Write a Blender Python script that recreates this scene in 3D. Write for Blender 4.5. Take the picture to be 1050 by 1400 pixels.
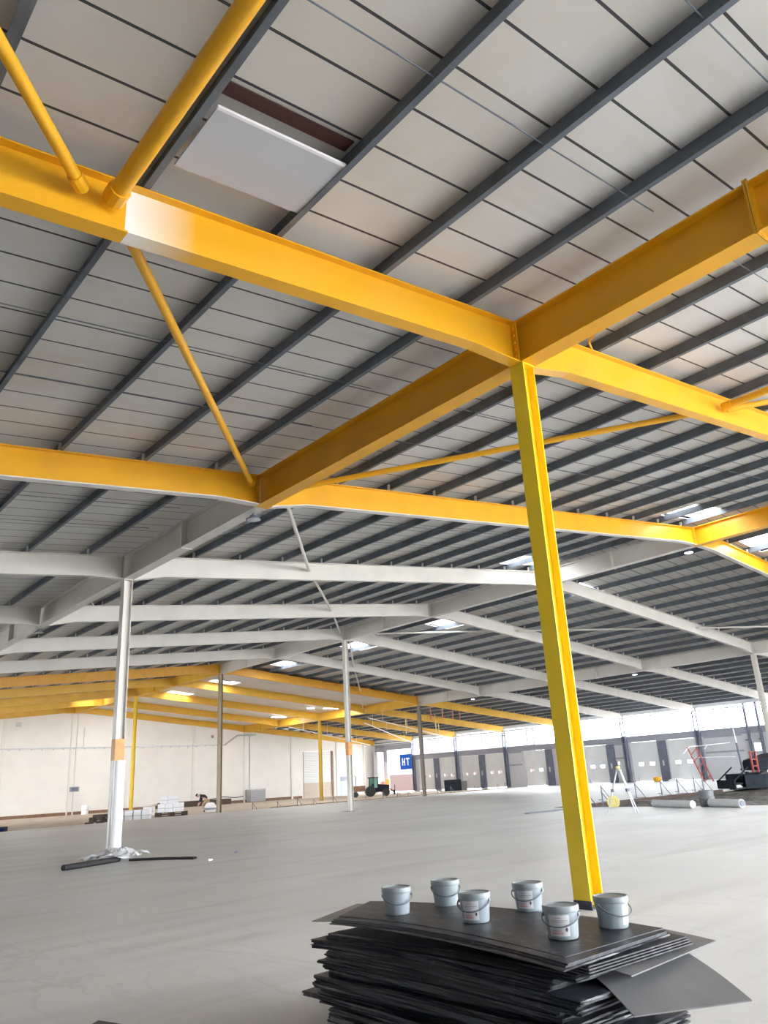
import bpy, bmesh, math, random
from mathutils import Vector, Matrix
random.seed(7)
S = bpy.context.scene
for o in list(bpy.data.objects):
    bpy.data.objects.remove(o)
PI = math.pi

# ------------------------------------------------------------------ camera
FPX, YAW, PITCH, ROLL = 1060.0, 0.7160, 0.3300, -0.0570
CAM = Vector((-8.465, -6.389, 1.6))
_fw = Vector((math.sin(YAW)*math.cos(PITCH), math.cos(YAW)*math.cos(PITCH), math.sin(PITCH)))
_rt = Vector((math.cos(YAW), -math.sin(YAW), 0))
_up = _rt.cross(_fw)
_r2 = _rt*math.cos(ROLL) + _up*math.sin(ROLL)
_u2 = -_rt*math.sin(ROLL) + _up*math.cos(ROLL)
cd = bpy.data.cameras.new('camera')
cam = bpy.data.objects.new('camera', cd)
S.collection.objects.link(cam)
cd.sensor_fit = 'VERTICAL'; cd.sensor_height = 36.0; cd.sensor_width = 27.0
cd.lens = FPX/1400*36.0
cd.clip_end = 500; cd.clip_start = 0.05
cam.matrix_world = Matrix(((_r2.x, _u2.x, -_fw.x, CAM.x), (_r2.y, _u2.y, -_fw.y, CAM.y), (_r2.z, _u2.z, -_fw.z, CAM.z), (0, 0, 0, 1)))
S.camera = cam

# ------------------------------------------------------------------ world, exposure
w = bpy.data.worlds.new('overcast_sky'); S.world = w
w.use_nodes = True
bg = w.node_tree.nodes['Background']
bg.inputs['Color'].default_value = (0.93, 0.965, 1.0, 1)
bg.inputs['Strength'].default_value = 10.0
S.view_settings.view_transform = 'Standard'
S.view_settings.look = 'None'
S.view_settings.gamma = 1.0
S.view_settings.use_curve_mapping = False
S.view_settings.exposure = 1.0
S.cycles.max_bounces = 8
S.cycles.diffuse_bounces = 6
S.cycles.transparent_max_bounces = 16
S.cycles.sample_clamp_indirect = 8.0

# ------------------------------------------------------------------ building numbers
L, B = 19.03, 7.333            # girder line spacing, frame spacing
SL = 0.1014                    # roof slope
XW, XE = -L, 3*L               # eaves
YF, YG = -20.0, 10*B           # open front, gable
def rz(x):                     # top of rafters
    return 8.03 + SL*(x if x < L else 2*L - x)
SHEET = 0.24                   # roof sheet above rafter top

# ------------------------------------------------------------------ materials
MATS = {}
def mat(name, col, rough=0.6, metal=0.0, noise=0.06, scale=3.0, spec=0.5, bump=0.0):
    if name in MATS: return MATS[name]
    m = bpy.data.materials.new(name); m.use_nodes = True
    nt = m.node_tree; b = nt.nodes['Principled BSDF']
    b.inputs['Roughness'].default_value = rough
    b.inputs['Metallic'].default_value = metal
    b.inputs['Specular IOR Level'].default_value = spec
    tc = nt.nodes.new('ShaderNodeTexCoord')
    nz = nt.nodes.new('ShaderNodeTexNoise'); nz.inputs['Scale'].default_value = scale; nz.inputs['Detail'].default_value = 5
    nt.links.new(tc.outputs['Object'], nz.inputs['Vector'])
    rp = nt.nodes.new('ShaderNodeValToRGB')
    rp.color_ramp.elements[0].position = 0.3; rp.color_ramp.elements[1].position = 0.7
    rp.color_ramp.elements[0].color = tuple(max(0, c*(1-noise)) for c in col) + (1,)
    rp.color_ramp.elements[1].color = tuple(min(1, c*(1+noise)) for c in col) + (1,)
    nt.links.new(nz.outputs['Fac'], rp.inputs['Fac'])
    nt.links.new(rp.outputs['Color'], b.inputs['Base Color'])
    if bump:
        bp = nt.nodes.new('ShaderNodeBump'); bp.inputs['Strength'].default_value = bump
        nt.links.new(nz.outputs['Fac'], bp.inputs['Height']); nt.links.new(bp.outputs['Normal'], b.inputs['Normal'])
    MATS[name] = m
    return m
def emit(name, col, st):
    m = bpy.data.materials.new(name); m.use_nodes = True
    nt = m.node_tree; nt.nodes.clear()
    e = nt.nodes.new('ShaderNodeEmission'); e.inputs['Color'].default_value = col + (1,); e.inputs['Strength'].default_value = st
    o = nt.nodes.new('ShaderNodeOutputMaterial'); nt.links.new(e.outputs[0], o.inputs[0])
    return m
def glass(name, tint=(1, 1, 1), refl=0.06):
    m = bpy.data.materials.new(name); m.use_nodes = True
    nt = m.node_tree; nt.nodes.clear()
    t = nt.nodes.new('ShaderNodeBsdfTransparent'); t.inputs[0].default_value = tint + (1,)
    g = nt.nodes.new('ShaderNodeBsdfGlossy'); g.inputs['Roughness'].default_value = 0.1
    mx = nt.nodes.new('ShaderNodeMixShader'); mx.inputs[0].default_value = refl
    o = nt.nodes.new('ShaderNodeOutputMaterial')
    nt.links.new(t.outputs[0], mx.inputs[1]); nt.links.new(g.outputs[0], mx.inputs[2]); nt.links.new(mx.outputs[0], o.inputs[0])
    return m
M_YEL = mat('yellow_paint', (0.74, 0.37, 0.010), 0.38, noise=0.07, scale=1.2)
M_OCH = mat('ochre_paint', (0.74, 0.44, 0.05), 0.45, noise=0.08, scale=1.2)
M_YCOL = mat('lemon_yellow_paint', (0.84, 0.60, 0.02), 0.35, noise=0.05, scale=1.5)
M_WHT = mat('white_steel_paint', (0.66, 0.63, 0.58), 0.45, noise=0.06, scale=1.0)
M_TAN = mat('tan_brown_paint', (0.34, 0.27, 0.17), 0.4, noise=0.1, scale=2)
M_ORA = mat('orange_primer', (0.75, 0.36, 0.12), 0.55, noise=0.15, scale=4)
M_PUR = mat('dark_purlin_steel', (0.115, 0.135, 0.16), 0.5, noise=0.2, scale=2.5)
M_GAL = mat('galvanised_steel', (0.5, 0.52, 0.54), 0.4, 0.3, noise=0.12, scale=5)
M_DKS = mat('dark_blue_grey_steel', (0.13, 0.145, 0.20), 0.5, noise=0.15, scale=2)
M_BLK = mat('black_rubber', (0.018, 0.018, 0.02), 0.6, noise=0.2, scale=6)
M_NAVY = mat('dark_base_paint', (0.03, 0.035, 0.06), 0.5, noise=0.3, scale=8)
M_DOOR = mat('grey_door_panel', (0.70, 0.71, 0.72), 0.5, noise=0.04, scale=1)
M_HDR = mat('grey_header_panel', (0.30, 0.31, 0.36), 0.6, noise=0.05, scale=1)
M_PANEL = mat('grey_wall_panel', (0.56, 0.56, 0.59), 0.6, noise=0.05, scale=1)
M_DARKW = mat('bounce_cutting_dark', (0.10, 0.10, 0.11), 0.8)  # dark tone set to cut bounce off the unseen left and front walls
M_WALL = mat('white_blockwork', (0.77, 0.755, 0.725), 0.8, noise=0.03, scale=0.7)
M_WALLT = mat('white_wall_trim', (0.72, 0.70, 0.66), 0.7, noise=0.03)
M_PLAS = mat('white_plastic', (0.78, 0.78, 0.80), 0.35, noise=0.04)
M_BUCK = mat('grey_bucket_plastic', (0.33, 0.385, 0.42), 0.38, noise=0.03, scale=4)
M_LID = mat('grey_lid_plastic', (0.27, 0.31, 0.33), 0.4, noise=0.03, scale=4)
M_HNDL = mat('dark_bucket_handle', (0.16, 0.19, 0.21), 0.45, noise=0.1)
M_DIRT = mat('grey_brown_dirt', (0.17, 0.16, 0.15), 0.95, noise=0.55, scale=2.5, bump=0.6)
M_SAND = mat('pale_sub_base', (0.55, 0.47, 0.38), 0.95, noise=0.18, scale=1.2, bump=0.3)
M_SKIN = mat('skin', (0.55, 0.34, 0.25), 0.6)
M_JACK = mat('black_jacket', (0.012, 0.012, 0.018), 0.8)
M_TROU = mat('tan_trousers', (0.42, 0.33, 0.2), 0.8)
M_WOOD = mat('dark_pallet_wood', (0.07, 0.045, 0.035), 0.8, noise=0.3, scale=6)
M_RED = mat('red_paint', (0.42, 0.07, 0.06), 0.6)
M_REDP = mat('faded_red_paint', (0.62, 0.22, 0.17), 0.6)
M_ORB = mat('orange_plastic', (0.9, 0.22, 0.03), 0.5)
M_BLUE = mat('blue_sign_paint', (0.003, 0.010, 0.040), 0.9, noise=0.03, spec=0.0)
M_LET = mat('white_sign_letters', (0.6, 0.6, 0.6), 0.7, noise=0.02, spec=0.1)
M_MACH = mat('dark_machine_body', (0.014, 0.02, 0.03), 0.7, noise=0.3, scale=3, spec=0.2)
M_BRN = mat('rusty_brown_metal', (0.22, 0.12, 0.07), 0.6, noise=0.25, scale=3)
M_YPL = mat('pale_yellow_plastic', (0.75, 0.66, 0.25), 0.5)
M_PIPE = mat('grey_plastic_pipe', (0.48, 0.50, 0.51), 0.45)
M_GLASS = glass('clear_glazing')
M_CABG = glass('green_cab_glass', (0.80, 0.95, 0.92), 0.08)
M_LAMPW = emit('lit_lamp_white', (1.0, 0.95, 0.88), 14.0)
M_LAMPC = emit('lit_flood_white', (0.95, 0.97, 1.0), 10.0)

def nodes(m): return m.node_tree.nodes, m.node_tree.links
def mathn(nt, op, a=None, b=None, c=None):
    n = nt.nodes.new('ShaderNodeMath'); n.operation = op
    for i, v in enumerate((a, b, c)):
        if v is None: continue
        if isinstance(v, (int, float)): n.inputs[i].default_value = v
        else: nt.links.new(v, n.inputs[i])
    return n.outputs[0]
def mixc(nt, f, c1, c2):
    n = nt.nodes.new('ShaderNodeMix'); n.data_type = 'RGBA'
    for k, v in ((0, f), (6, c1), (7, c2)):
        if isinstance(v, (int, float)): n.inputs[k].default_value = v
        elif isinstance(v, tuple): n.inputs[k].default_value = v + (1,)
        else: nt.links.new(v, n.inputs[k])
    return n.outputs[2]
def noise(nt, vec, scale, det=4, dist=0.0):
    n = nt.nodes.new('ShaderNodeTexNoise'); n.inputs['Scale'].default_value = scale; n.inputs['Detail'].default_value = det
    n.inputs['Distortion'].default_value = dist
    nt.links.new(vec, n.inputs['Vector']); return n.outputs['Fac']
def ramp(nt, f, p0, p1):
    n = nt.nodes.new('ShaderNodeMapRange'); n.inputs[1].default_value = p0; n.inputs[2].default_value = p1
    nt.links.new(f, n.inputs[0]); return n.outputs[0]
def scaled(nt, vec, s):
    n = nt.nodes.new('ShaderNodeMapping'); n.inputs['Scale'].default_value = s
    nt.links.new(vec, n.inputs['Vector']); return n.outputs[0]

# concrete slab: pale grey, trowel streaks, dusty patches, a soft sheen
def concrete():
    m = bpy.data.materials.new('polished_concrete'); m.use_nodes = True
    nt = m.node_tree; b = nt.nodes['Principled BSDF']
    tc = nt.nodes.new('ShaderNodeTexCoord').outputs['Object']
    n1 = noise(nt, tc, 0.25, 6, 0.4)
    n2 = noise(nt, scaled(nt, tc, (0.22, 1.6, 1)), 0.9, 6, 0.8)
    n3 = noise(nt, tc, 9.0, 5)
    c = mixc(nt, ramp(nt, n1, 0.35, 0.65), (0.60, 0.605, 0.61), (0.70, 0.705, 0.71))
    c = mixc(nt, mathn(nt, 'MULTIPLY', ramp(nt, n2, 0.52, 0.72), 0.5), c, (0.47, 0.47, 0.47))
    c = mixc(nt, mathn(nt, 'MULTIPLY', ramp(nt, n3, 0.5, 0.8), 0.25), c, (0.76, 0.76, 0.76))
    n4 = noise(nt, scaled(nt, tc, (1.2, 0.35, 1)), 0.5, 8, 1.5)
    ln = mathn(nt, 'SUBTRACT', 1.0, ramp(nt, mathn(nt, 'ABSOLUTE', mathn(nt, 'SUBTRACT', n4, 0.5)), 0.0, 0.012))
    c = mixc(nt, mathn(nt, 'MULTIPLY', mathn(nt, 'MULTIPLY', ln, ramp(nt, n1, 0.45, 0.6)), 0.35), c, (0.42, 0.42, 0.42))
    nt.links.new(c, b.inputs['Base Color'])
    r = mathn(nt, 'ADD', mathn(nt, 'MULTIPLY', n2, 0.25), 0.30)
    nt.links.new(r, b.inputs['Roughness'])
    return m
M_CONC = concrete()

# roof liner trays: pale panels, dark gaps every 0.6 m, brown water stains
def liner(name, base, stain, seam=True):
    m = bpy.data.materials.new(name); m.use_nodes = True
    nt = m.node_tree; b = nt.nodes['Principled BSDF']; b.inputs['Roughness'].default_value = 0.55
    tc = nt.nodes.new('ShaderNodeTexCoord').outputs['Object']
    sp = nt.nodes.new('ShaderNodeSeparateXYZ'); nt.links.new(tc, sp.inputs[0])
    n1 = noise(nt, tc, 0.35, 5, 0.5); n2 = noise(nt, scaled(nt, tc, (0.6, 2.0, 1)), 0.8, 5, 0.6)
    c = mixc(nt, mathn(nt, 'MULTIPLY', ramp(nt, n1, 0.5, 0.75), 0.55), base, stain)
    c = mixc(nt, mathn(nt, 'MULTIPLY', ramp(nt, n2, 0.55, 0.8), 0.4), c, (0.42, 0.39, 0.35))
    if seam:
        y = mathn(nt, 'DIVIDE', mathn(nt, 'ADD', sp.outputs['Y'], 2.816+60.0), 0.6)
        f = mathn(nt, 'FRACT', y)
        d = mathn(nt, 'ABSOLUTE', mathn(nt, 'SUBTRACT', f, 0.5))
        c = mixc(nt, mathn(nt, 'GREATER_THAN', d, 0.5-0.026), c, (0.035, 0.035, 0.04))
    nt.links.new(c, b.inputs['Base Color'])
    return m
M_LINER = liner('roof_liner_trays', (0.60, 0.59, 0.565), (0.50, 0.42, 0.31))
M_BOARD = liner('white_ceiling_boards', (0.70, 0.69, 0.68), (0.6, 0.57, 0.52), False)

# protection sheets: dark grey plastic, scuffed
def sheetmat():
    m = bpy.data.materials.new('dark_scuffed_board'); m.use_nodes = True
    nt = m.node_tree; b = nt.nodes['Principled BSDF']
    tc = nt.nodes.new('ShaderNodeTexCoord').outputs['Object']
    n1 = noise(nt, scaled(nt, tc, (5, 1.2, 3)), 1.5, 6, 0.5); n2 = noise(nt, tc, 14, 6, 0.3)
    c = mixc(nt, ramp(nt, n1, 0.4, 0.75), (0.018, 0.022, 0.032), (0.045, 0.047, 0.054))
    c = mixc(nt, mathn(nt, 'MULTIPLY', ramp(nt, n2, 0.58, 0.72), 0.4), c, (0.22, 0.22, 0.23))
    nt.links.new(c, b.inputs['Base Color'])
    nt.links.new(mathn(nt, 'ADD', mathn(nt, 'MULTIPLY', n1, 0.3), 0.3), b.inputs['Roughness'])
    return m
M_SHEET = sheetmat()
M_SHEETG = mat('grey_faced_board', (0.16, 0.16, 0.17), 0.5, noise=0.15, scale=3)

def shutter_mat():
    m = bpy.data.materials.new('white_roller_slats'); m.use_nodes = True
    nt = m.node_tree; b = nt.nodes['Principled BSDF']; b.inputs['Roughness'].default_value = 0.5
    tc = nt.nodes.new('ShaderNodeTexCoord').outputs['Object']
    sp = nt.nodes.new('ShaderNodeSeparateXYZ'); nt.links.new(tc, sp.inputs[0])
    f = mathn(nt, 'FRACT', mathn(nt, 'MULTIPLY', sp.outputs['Z'], 5.0))
    c = mixc(nt, mathn(nt, 'GREATER_THAN', f, 0.85), (0.68, 0.69, 0.68), (0.45, 0.46, 0.46))
    nt.links.new(c, b.inputs['Base Color']); return m
M_SHUT = shutter_mat()
def brick_mat():
    m = bpy.data.materials.new('pink_brick'); m.use_nodes = True
    nt = m.node_tree; b = nt.nodes['Principled BSDF']; b.inputs['Roughness'].default_value = 0.9
    tc = nt.nodes.new('ShaderNodeTexCoord').outputs['Object']
    mp = nt.nodes.new('ShaderNodeMapping'); mp.inputs['Rotation'].default_value = (0, PI/2, PI/2); nt.links.new(tc, mp.inputs[0])
    n = nt.nodes.new('ShaderNodeTexBrick'); n.inputs['Scale'].default_value = 3
    n.inputs['Color1'].default_value = (0.060, 0.042, 0.039, 1); n.inputs['Color2'].default_value = (0.055, 0.038, 0.036, 1); n.inputs['Mortar'].default_value = (0.07, 0.055, 0.05, 1)
    b.inputs['Specular IOR Level'].default_value = 0.0; nt.links.new(mp.outputs[0], n.inputs['Vector']); nt.links.new(n.outputs['Color'], b.inputs['Base Color']); return m
M_BRICK = brick_mat()
def fade_mat():   # worn paint: yellow rubbed through to bare white at one end
    m = bpy.data.materials.new('yellow_paint_with_bare_patch'); m.use_nodes = True
    nt = m.node_tree; b = nt.nodes['Principled BSDF']; b.inputs['Roughness'].default_value = 0.38
    tc = nt.nodes.new('ShaderNodeTexCoord').outputs['Object']
    sp = nt.nodes.new('ShaderNodeSeparateXYZ'); nt.links.new(tc, sp.inputs[0])
    f = ramp(nt, sp.outputs['X'], -6.10, -5.35)
    g = mathn(nt, 'LESS_THAN', sp.outputs['X'], -6.12)
    c = mixc(nt, mathn(nt, 'MAXIMUM', f, g), (0.80, 0.78, 0.72), (0.74, 0.37, 0.010))
    nt.links.new(c, b.inputs['Base Color']); return m
M_FADE = fade_mat()

# ------------------------------------------------------------------ mesh helpers
class MB:
    def __init__(s): s.v, s.f, s.mi = [], [], []
    def add(s, vs, fs, mi=0):
        n = len(s.v); s.v += [tuple(v) for v in vs]; s.f += [tuple(i+n for i in f) for f in fs]; s.mi += [mi]*len(fs); return s
    def box(s, x0, x1, y0, y1, z0, z1, mi=0, M=None):
        vs = [Vector((x, y, z)) for z in (z0, z1) for y in (y0, y1) for x in (x0, x1)]
        if M: vs = [M @ v for v in vs]
        return s.add(vs, [(0, 2, 3, 1), (4, 5, 7, 6), (0, 1, 5, 4), (2, 6, 7, 3), (0, 4, 6, 2), (1, 3, 7, 5)], mi)
    def prism(s, pts, ext, mi=0):          # closed 3D outline swept along ext
        e = Vector(ext); n = len(pts)
        vs = [Vector(p) for p in pts] + [Vector(p)+e for p in pts]
        fs = [tuple(range(n))[::-1], tuple(range(n, 2*n))] + [(i, (i+1) % n, n+(i+1) % n, n+i) for i in range(n)]
        return s.add(vs, fs, mi)
    def tube(s, pts, r, n=10, mi=0, cap=True):
        pts = [Vector(p) for p in pts]; rs = r if isinstance(r, (list, tuple)) else [r]*len(pts)
        vs = []; prev = None
        for i, p in enumerate(pts):
            d = (pts[min(i+1, len(pts)-1)] - pts[max(i-1, 0)]).normalized()
            a = prev if prev is not None else (Vector((0, 0, 1)) if abs(d.z) < 0.9 else Vector((1, 0, 0)))
            u = (a - d*a.dot(d)).normalized(); prev = u; q = d.cross(u)
            vs += [p + (u*math.cos(t) + q*math.sin(t))*rs[i] for t in (2*PI*k/n for k in range(n))]
        fs = [(i*n+k, i*n+(k+1) % n, (i+1)*n+(k+1) % n, (i+1)*n+k) for i in range(len(pts)-1) for k in range(n)]
        if cap: fs += [tuple(range(n))[::-1], tuple(range((len(pts)-1)*n, len(pts)*n))]
        return s.add(vs, fs, mi)
    def lathe(s, prof, n=32, c=(0, 0, 0), mi=0, axis='z'):
        vs = []
        for r, z in prof:
            for k in range(n):
                t = 2*PI*k/n
                p = (r*math.cos(t), r*math.sin(t), z)
                if axis == 'y': p = (p[0], p[2], p[1])
                if axis == 'x': p = (p[2], p[0], p[1])
                vs.append((c[0]+p[0], c[1]+p[1], c[2]+p[2]))
        m = len(prof)
        fs = [(i*n+k, i*n+(k+1) % n, (i+1)*n+(k+1) % n, (i+1)*n+k) for i in range(m-1) for k in range(n)]
        if prof[0][0] > 1e-5: fs.append(tuple(range(n))[::-1])
        if prof[-1][0] > 1e-5: fs.append(tuple(range((m-1)*n, m*n)))
        return s.add(vs, fs, mi)
    def build(s, name, m, parent=None, smooth=False, bevel=0):
        me = bpy.data.meshes.new(name); me.from_pydata(s.v, [], s.f)
        for k in (m if isinstance(m, (list, tuple)) else [m]): me.materials.append(k)
        for p, i in zip(me.polygons, s.mi): p.material_index = i
        b = bmesh.new(); b.from_mesh(me); bmesh.ops.recalc_face_normals(b, faces=b.faces); b.to_mesh(me); b.free()
        if smooth:
            for p in me.polygons: p.use_smooth = True
            me.set_sharp_from_angle(angle=math.radians(40))
        o = bpy.data.objects.new(name, me); S.collection.objects.link(o)
        if parent:
            o.parent = parent
            o.matrix_parent_inverse = Matrix.Translation(-Vector(parent.location)) if parent.get('_world') else Matrix.Identity(4)
        if bevel:
            bv = o.modifiers.new('bevel', 'BEVEL'); bv.width = bevel; bv.segments = 2; bv.limit_method = 'ANGLE'
        return o
def tag(o, label, cat, group=None):
    o['label'] = label; o['category'] = cat
    if group: o['group'] = group
    return o
def thing(name, label, cat, loc=(0, 0, 0), rz_=0.0, group=None):
    """Empty at the thing's base; part meshes below it are in its local space."""
    o = bpy.data.objects.new(name, None); S.collection.objects.link(o)
    o.location = loc; o.rotation_euler = (0, 0, rz_); o.empty_display_size = 0.2
    return tag(o, label, cat, group)
def struct(o):
    o['kind'] = 'structure'; return o
def copy_tree(o, parent=None):
    c = o.copy(); S.collection.objects.link(c)
    if parent: c.parent = parent
    for ch in list(o.children): copy_tree(ch, c)
    return c
ORD = ['first', 'second', 'third', 'fourth', 'fifth', 'sixth', 'seventh', 'eighth', 'ninth', 'tenth', 'eleventh', 'twelfth',
       'thirteenth', 'fourteenth', 'fifteenth', 'sixteenth', 'seventeenth', 'eighteenth', 'nineteenth', 'twentieth',
       'twenty-first', 'twenty-second', 'twenty-third', 'twenty-fourth', 'twenty-fifth']

# ------------------------------------------------------------------ ground and floor
GZ = -0.12                     # unfinished ground beyond the slab
slab_edge = [(XE-0.2, 48.5), (33, 45.8), (18, 43.6), (9, 41.6), (-5, 38.5), (XW+0.1, 36.5)]
PX, PY = 20.0, 16.4            # corner of the unpoured bay on the right
out = [(XW+0.1, YF), (PX, YF), (PX, PY), (XE-0.2, PY)] + slab_edge
mb = MB(); mb.prism([(x, y, 0) for x, y in out], (0, 0, -0.11)); struct(mb.build('floor', M_CONC))
mb = MB(); mb.box(XW, XE+0.1, 36, YG, GZ-0.2, GZ); struct(mb.build('floor', M_SAND))
# rough dirt in the unpoured bay
mb = MB(); nx, ny = 76, 62
for j in range(ny+1):
    for i in range(nx+1):
        x = PX+0.05 + (XE-PX-0.3)*i/nx; y = YF + (PY-YF-0.05)*j/ny
        e = min(1, min(x-PX, PY-y, )/1.0)
        z = -0.16 + e*(0.09*math.sin(x*1.7+math.sin(y*1.3)*1.5)*math.sin(y*2.1) + random.uniform(-0.06, 0.07)) 
        mb.v.append((x, y, min(z, -0.03)))
for j in range(ny):
    for i in range(nx):
        a = j*(nx+1)+i; mb.f.append((a, a+1, a+nx+2, a+nx+1)); mb.mi.append(0)
struct(mb.build('floor', M_DIRT, smooth=True))
# yard outside
mb = MB(); mb.box(-90, 160, -120, 150, -0.9, -0.45); struct(mb.build('ground', mat('pale_yard_concrete', (0.5, 0.49, 0.47), 0.9)))

# ------------------------------------------------------------------ roof skin with rooflight holes
holes = [(16.2, 18.85, 5.7, 7.0), (15.9, 18.5, 13.1, 14.4),
         (21.7, 24.0, 5.8, 7.1), (21.7, 24.0, 14.9, 16.2), (21.7, 23.9, 24.3, 25.8), (21.7, 23.9, 32.2, 34.0),
         (21.7, 23.8, 40.5, 42.4), (21.7, 23.8, 49.4, 51.0), (21.7, 23.8, 57.4, 58.8), (16.6, 18.6, 65.0, 66.4)]
def skin(name, x0, x1, y0, y1, off, th, m):
    hs = [h for h in holes if h[0] < x1 and h[1] > x0 and h[2] < y1 and h[3] > y0]
    xs = sorted({x0, x1} | {v for h in hs for v in h[:2]}); ys = sorted({y0, y1} | {v for h in hs for v in h[2:]})
    mb = MB()
    for a, b in zip(xs, xs[1:]):
        for c, d in zip(ys, ys[1:]):
            if any(h[0] <= a and b <= h[1] and h[2] <= c and d <= h[3] for h in hs): continue
            za, zb = rz(a)+off, rz(b)+off
            if x0 >= L: za = rz(max(a, L+1e-6))+off
            mb.add([(a, c, za), (b, c, zb), (b, d, zb), (a, d, za), (a, c, za+th), (b, c, zb+th), (b, d, zb+th), (a, d, za+th)],
                   [(0, 3, 2, 1), (4, 5, 6, 7), (0, 1, 5, 4), (2, 3, 7, 6), (1, 2, 6, 5), (3, 0, 4, 7)])
    return struct(mb.build(name, m))
skin('ceiling', XW-0.3, L, YF, YG+0.3, SHEET, 0.08, M_LINER)
skin('ceiling', L, XE+0.4, YF, YG+0.3, SHEET, 0.08, M_LINER)
skin('ceiling', L+0.3, 2*L, 6*B+0.12, YG-0.2, 0.004, 0.03, M_BOARD)     # boarded lining, far bay beyond the ridge
for i, h in enumerate(holes):
    o = bpy.data.objects.new('window_%d' % (i+1), None); S.collection.objects.link(o); struct(o)
    o.location = (h[0], h[2], 0)
    lined = h[0] > L and h[2] > 6*B
    za, zb = rz(h[0]), rz(h[1]); z0 = 0.0 if lined else SHEET-0.02
    W, D = h[1]-h[0], h[3]-h[2]; t = 0.04; zt = SHEET+0.45
    mb = MB()
    for (x0, x1, y0, y1) in ((0, W, -t, 0), (0, W, D, D+t), (-t, 0, -t, D+t), (W, W+t, -t, D+t)):
        p = [(x0, y0), (x1, y0), (x1, y1), (x0, y1)]
        hz = lambda x: za+(zb-za)*x/W
        mb.add([(x, y, hz(x)+z0) for x, y in p]+[(x, y, hz(x)+zt) for x, y in p], [(3, 2, 1, 0), (4, 5, 6, 7), (0, 1, 5, 4), (1, 2, 6, 5), (2, 3, 7, 6), (3, 0, 4, 7)])
    mb.build('kerb', M_PLAS, o)
    mb = MB(); mb.add([(0, 0, za+zt), (W, 0, zb+zt), (W, D, zb+zt), (0, D, za+zt)], [(0, 1, 2, 3)]); mb.build('pane', M_GLASS, o)

# ------------------------------------------------------------------ walls
Y0D = 24.0
WT = 0.25
def wallbox(name, x0, x1, y0, y1, z0, z1, m=M_WALL): return struct(MB().box(x0, x1, y0, y1, z0, z1).build(name, m))
# gable (back) wall with a roller door and a glazed door
SH0, SH1, SHZ = 46.0, 50.45, 5.07
GL0, GL1, GLZ = 51.4, 53.9, 2.05
def rt(x): return rz(x) + 0.2
mb = MB()
def gpan(x0, x1, z0, z1=None):
    pts = [(x0, YG, z0), (x1, YG, z0), (x1, YG, z1 if z1 is not None else rt(x1))]
    if z1 is None and x0 < L < x1: pts.append((L, YG, rt(L)))
    pts.append((x0, YG, z1 if z1 is not None else rt(x0)))
    mb.prism(pts, (0, WT, 0))
gpan(XW, SH0, GZ-0.1); gpan(SH0, SH1, SHZ); gpan(SH1, GL0, GZ-0.1); gpan(GL0, GL1, GLZ); gpan(GL1, XE+0.2, GZ-0.1)
struct(mb.build('wall_back', M_WALL))
k = 0
for x, wd in ((-12.7, .3), (-6.3, .3), (0, .3), (6.4, .3), (12.7, .3), (18.9, .12), (19.45, .12), (31.9, .25), (38.1, .2), (44.4, .25), (51.0, .3), (55.2, .25)):
    k += 1
    zt = rt(x)-0.62
    struct(MB().box(x-wd/2, x+wd/2, YG-0.10, YG-0.002, GZ, zt).build('trim_%d' % k, M_WALLT))
# roller door and glazed door in the gable
d1 = bpy.data.objects.new('door_1', None); S.collection.objects.link(d1); d1.location = (SH0, YG, GZ); struct(d1)
Wd = SH1-SH0
MB().box(0.1, Wd-0.1, 0.08, 0.14, 1.65, SHZ-GZ-0.02).build('shutter', M_SHUT, d1)
MB().box(0.1, Wd-0.1, 0.05, 0.18, 0.0, 1.65).build('lower_panel', mat('tan_board', (0.52, 0.45, 0.38), 0.7), d1)
MB().box(0, 0.1, 0, 0.2, 0, SHZ-GZ-0.02).build('guide_rail', M_BRN, d1); MB().box(Wd-0.28, Wd-0.002, -0.02, 0.22, 0, SHZ-GZ-0.02).build('guide_rail', M_BRN, d1)
d2 = bpy.data.objects.new('door_2', None); S.collection.objects.link(d2); d2.location = (GL0, YG, GZ); struct(d2)
Wg = GL1-GL0
MB().box(0.02, Wg-0.02, 0.1, 0.12, 0, 1.35).build('pane', mat('pale_blue_glazing', (0.35, 0.52, 0.66), 0.2), d2)
MB().box(0.02, Wg-0.02, 0.1, 0.12, 1.35, 1.62).build('pane', mat('mint_glazing', (0.45, 0.72, 0.66), 0.2), d2)
MB().box(0.02, 1.2, 0.1, 0.12, 1.62, 2.1).build('pane', mat('dark_glazing', (0.16, 0.2, 0.24), 0.2), d2)
MB().box(1.22, Wg-0.02, 0.1, 0.12, 1.62, 2.1).build('pane', mat('pinkish_glazing', (0.75, 0.5, 0.45), 0.2), d2)
mb = MB()
for x in (0.02, Wg/2, Wg-0.06): mb.box(x, x+0.05, 0.02, 0.1, 0, 2.12)
mb.box(0.02, Wg-0.02, 0.02, 0.1, 2.07, 2.13); mb.build('frame', M_DKS, d2)
# unseen left wall, kept dark to cut bounce, open farther back for daylight
wallbox('wall_left', XW-0.25, XW, YF, 33, -0.5, rz(XW)+SHEET, M_DARKW)
wallbox('wall_left', XW-0.25, XW, 33, YG+0.2, 5.3, rz(XW)+SHEET, M_DARKW)
for a in (43.5, 54.5, 63.5): wallbox('wall_left', XW-0.25, XW, a, a+1.0, -0.5, 5.3, M_DARKW)
wallbox('front_light_block', XW-0.25, 0.0, YF-0.25, YF, -0.5, rz(XW)+SHEET, M_DARKW)  # unseen part wall added to block sky light from the front left

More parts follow.
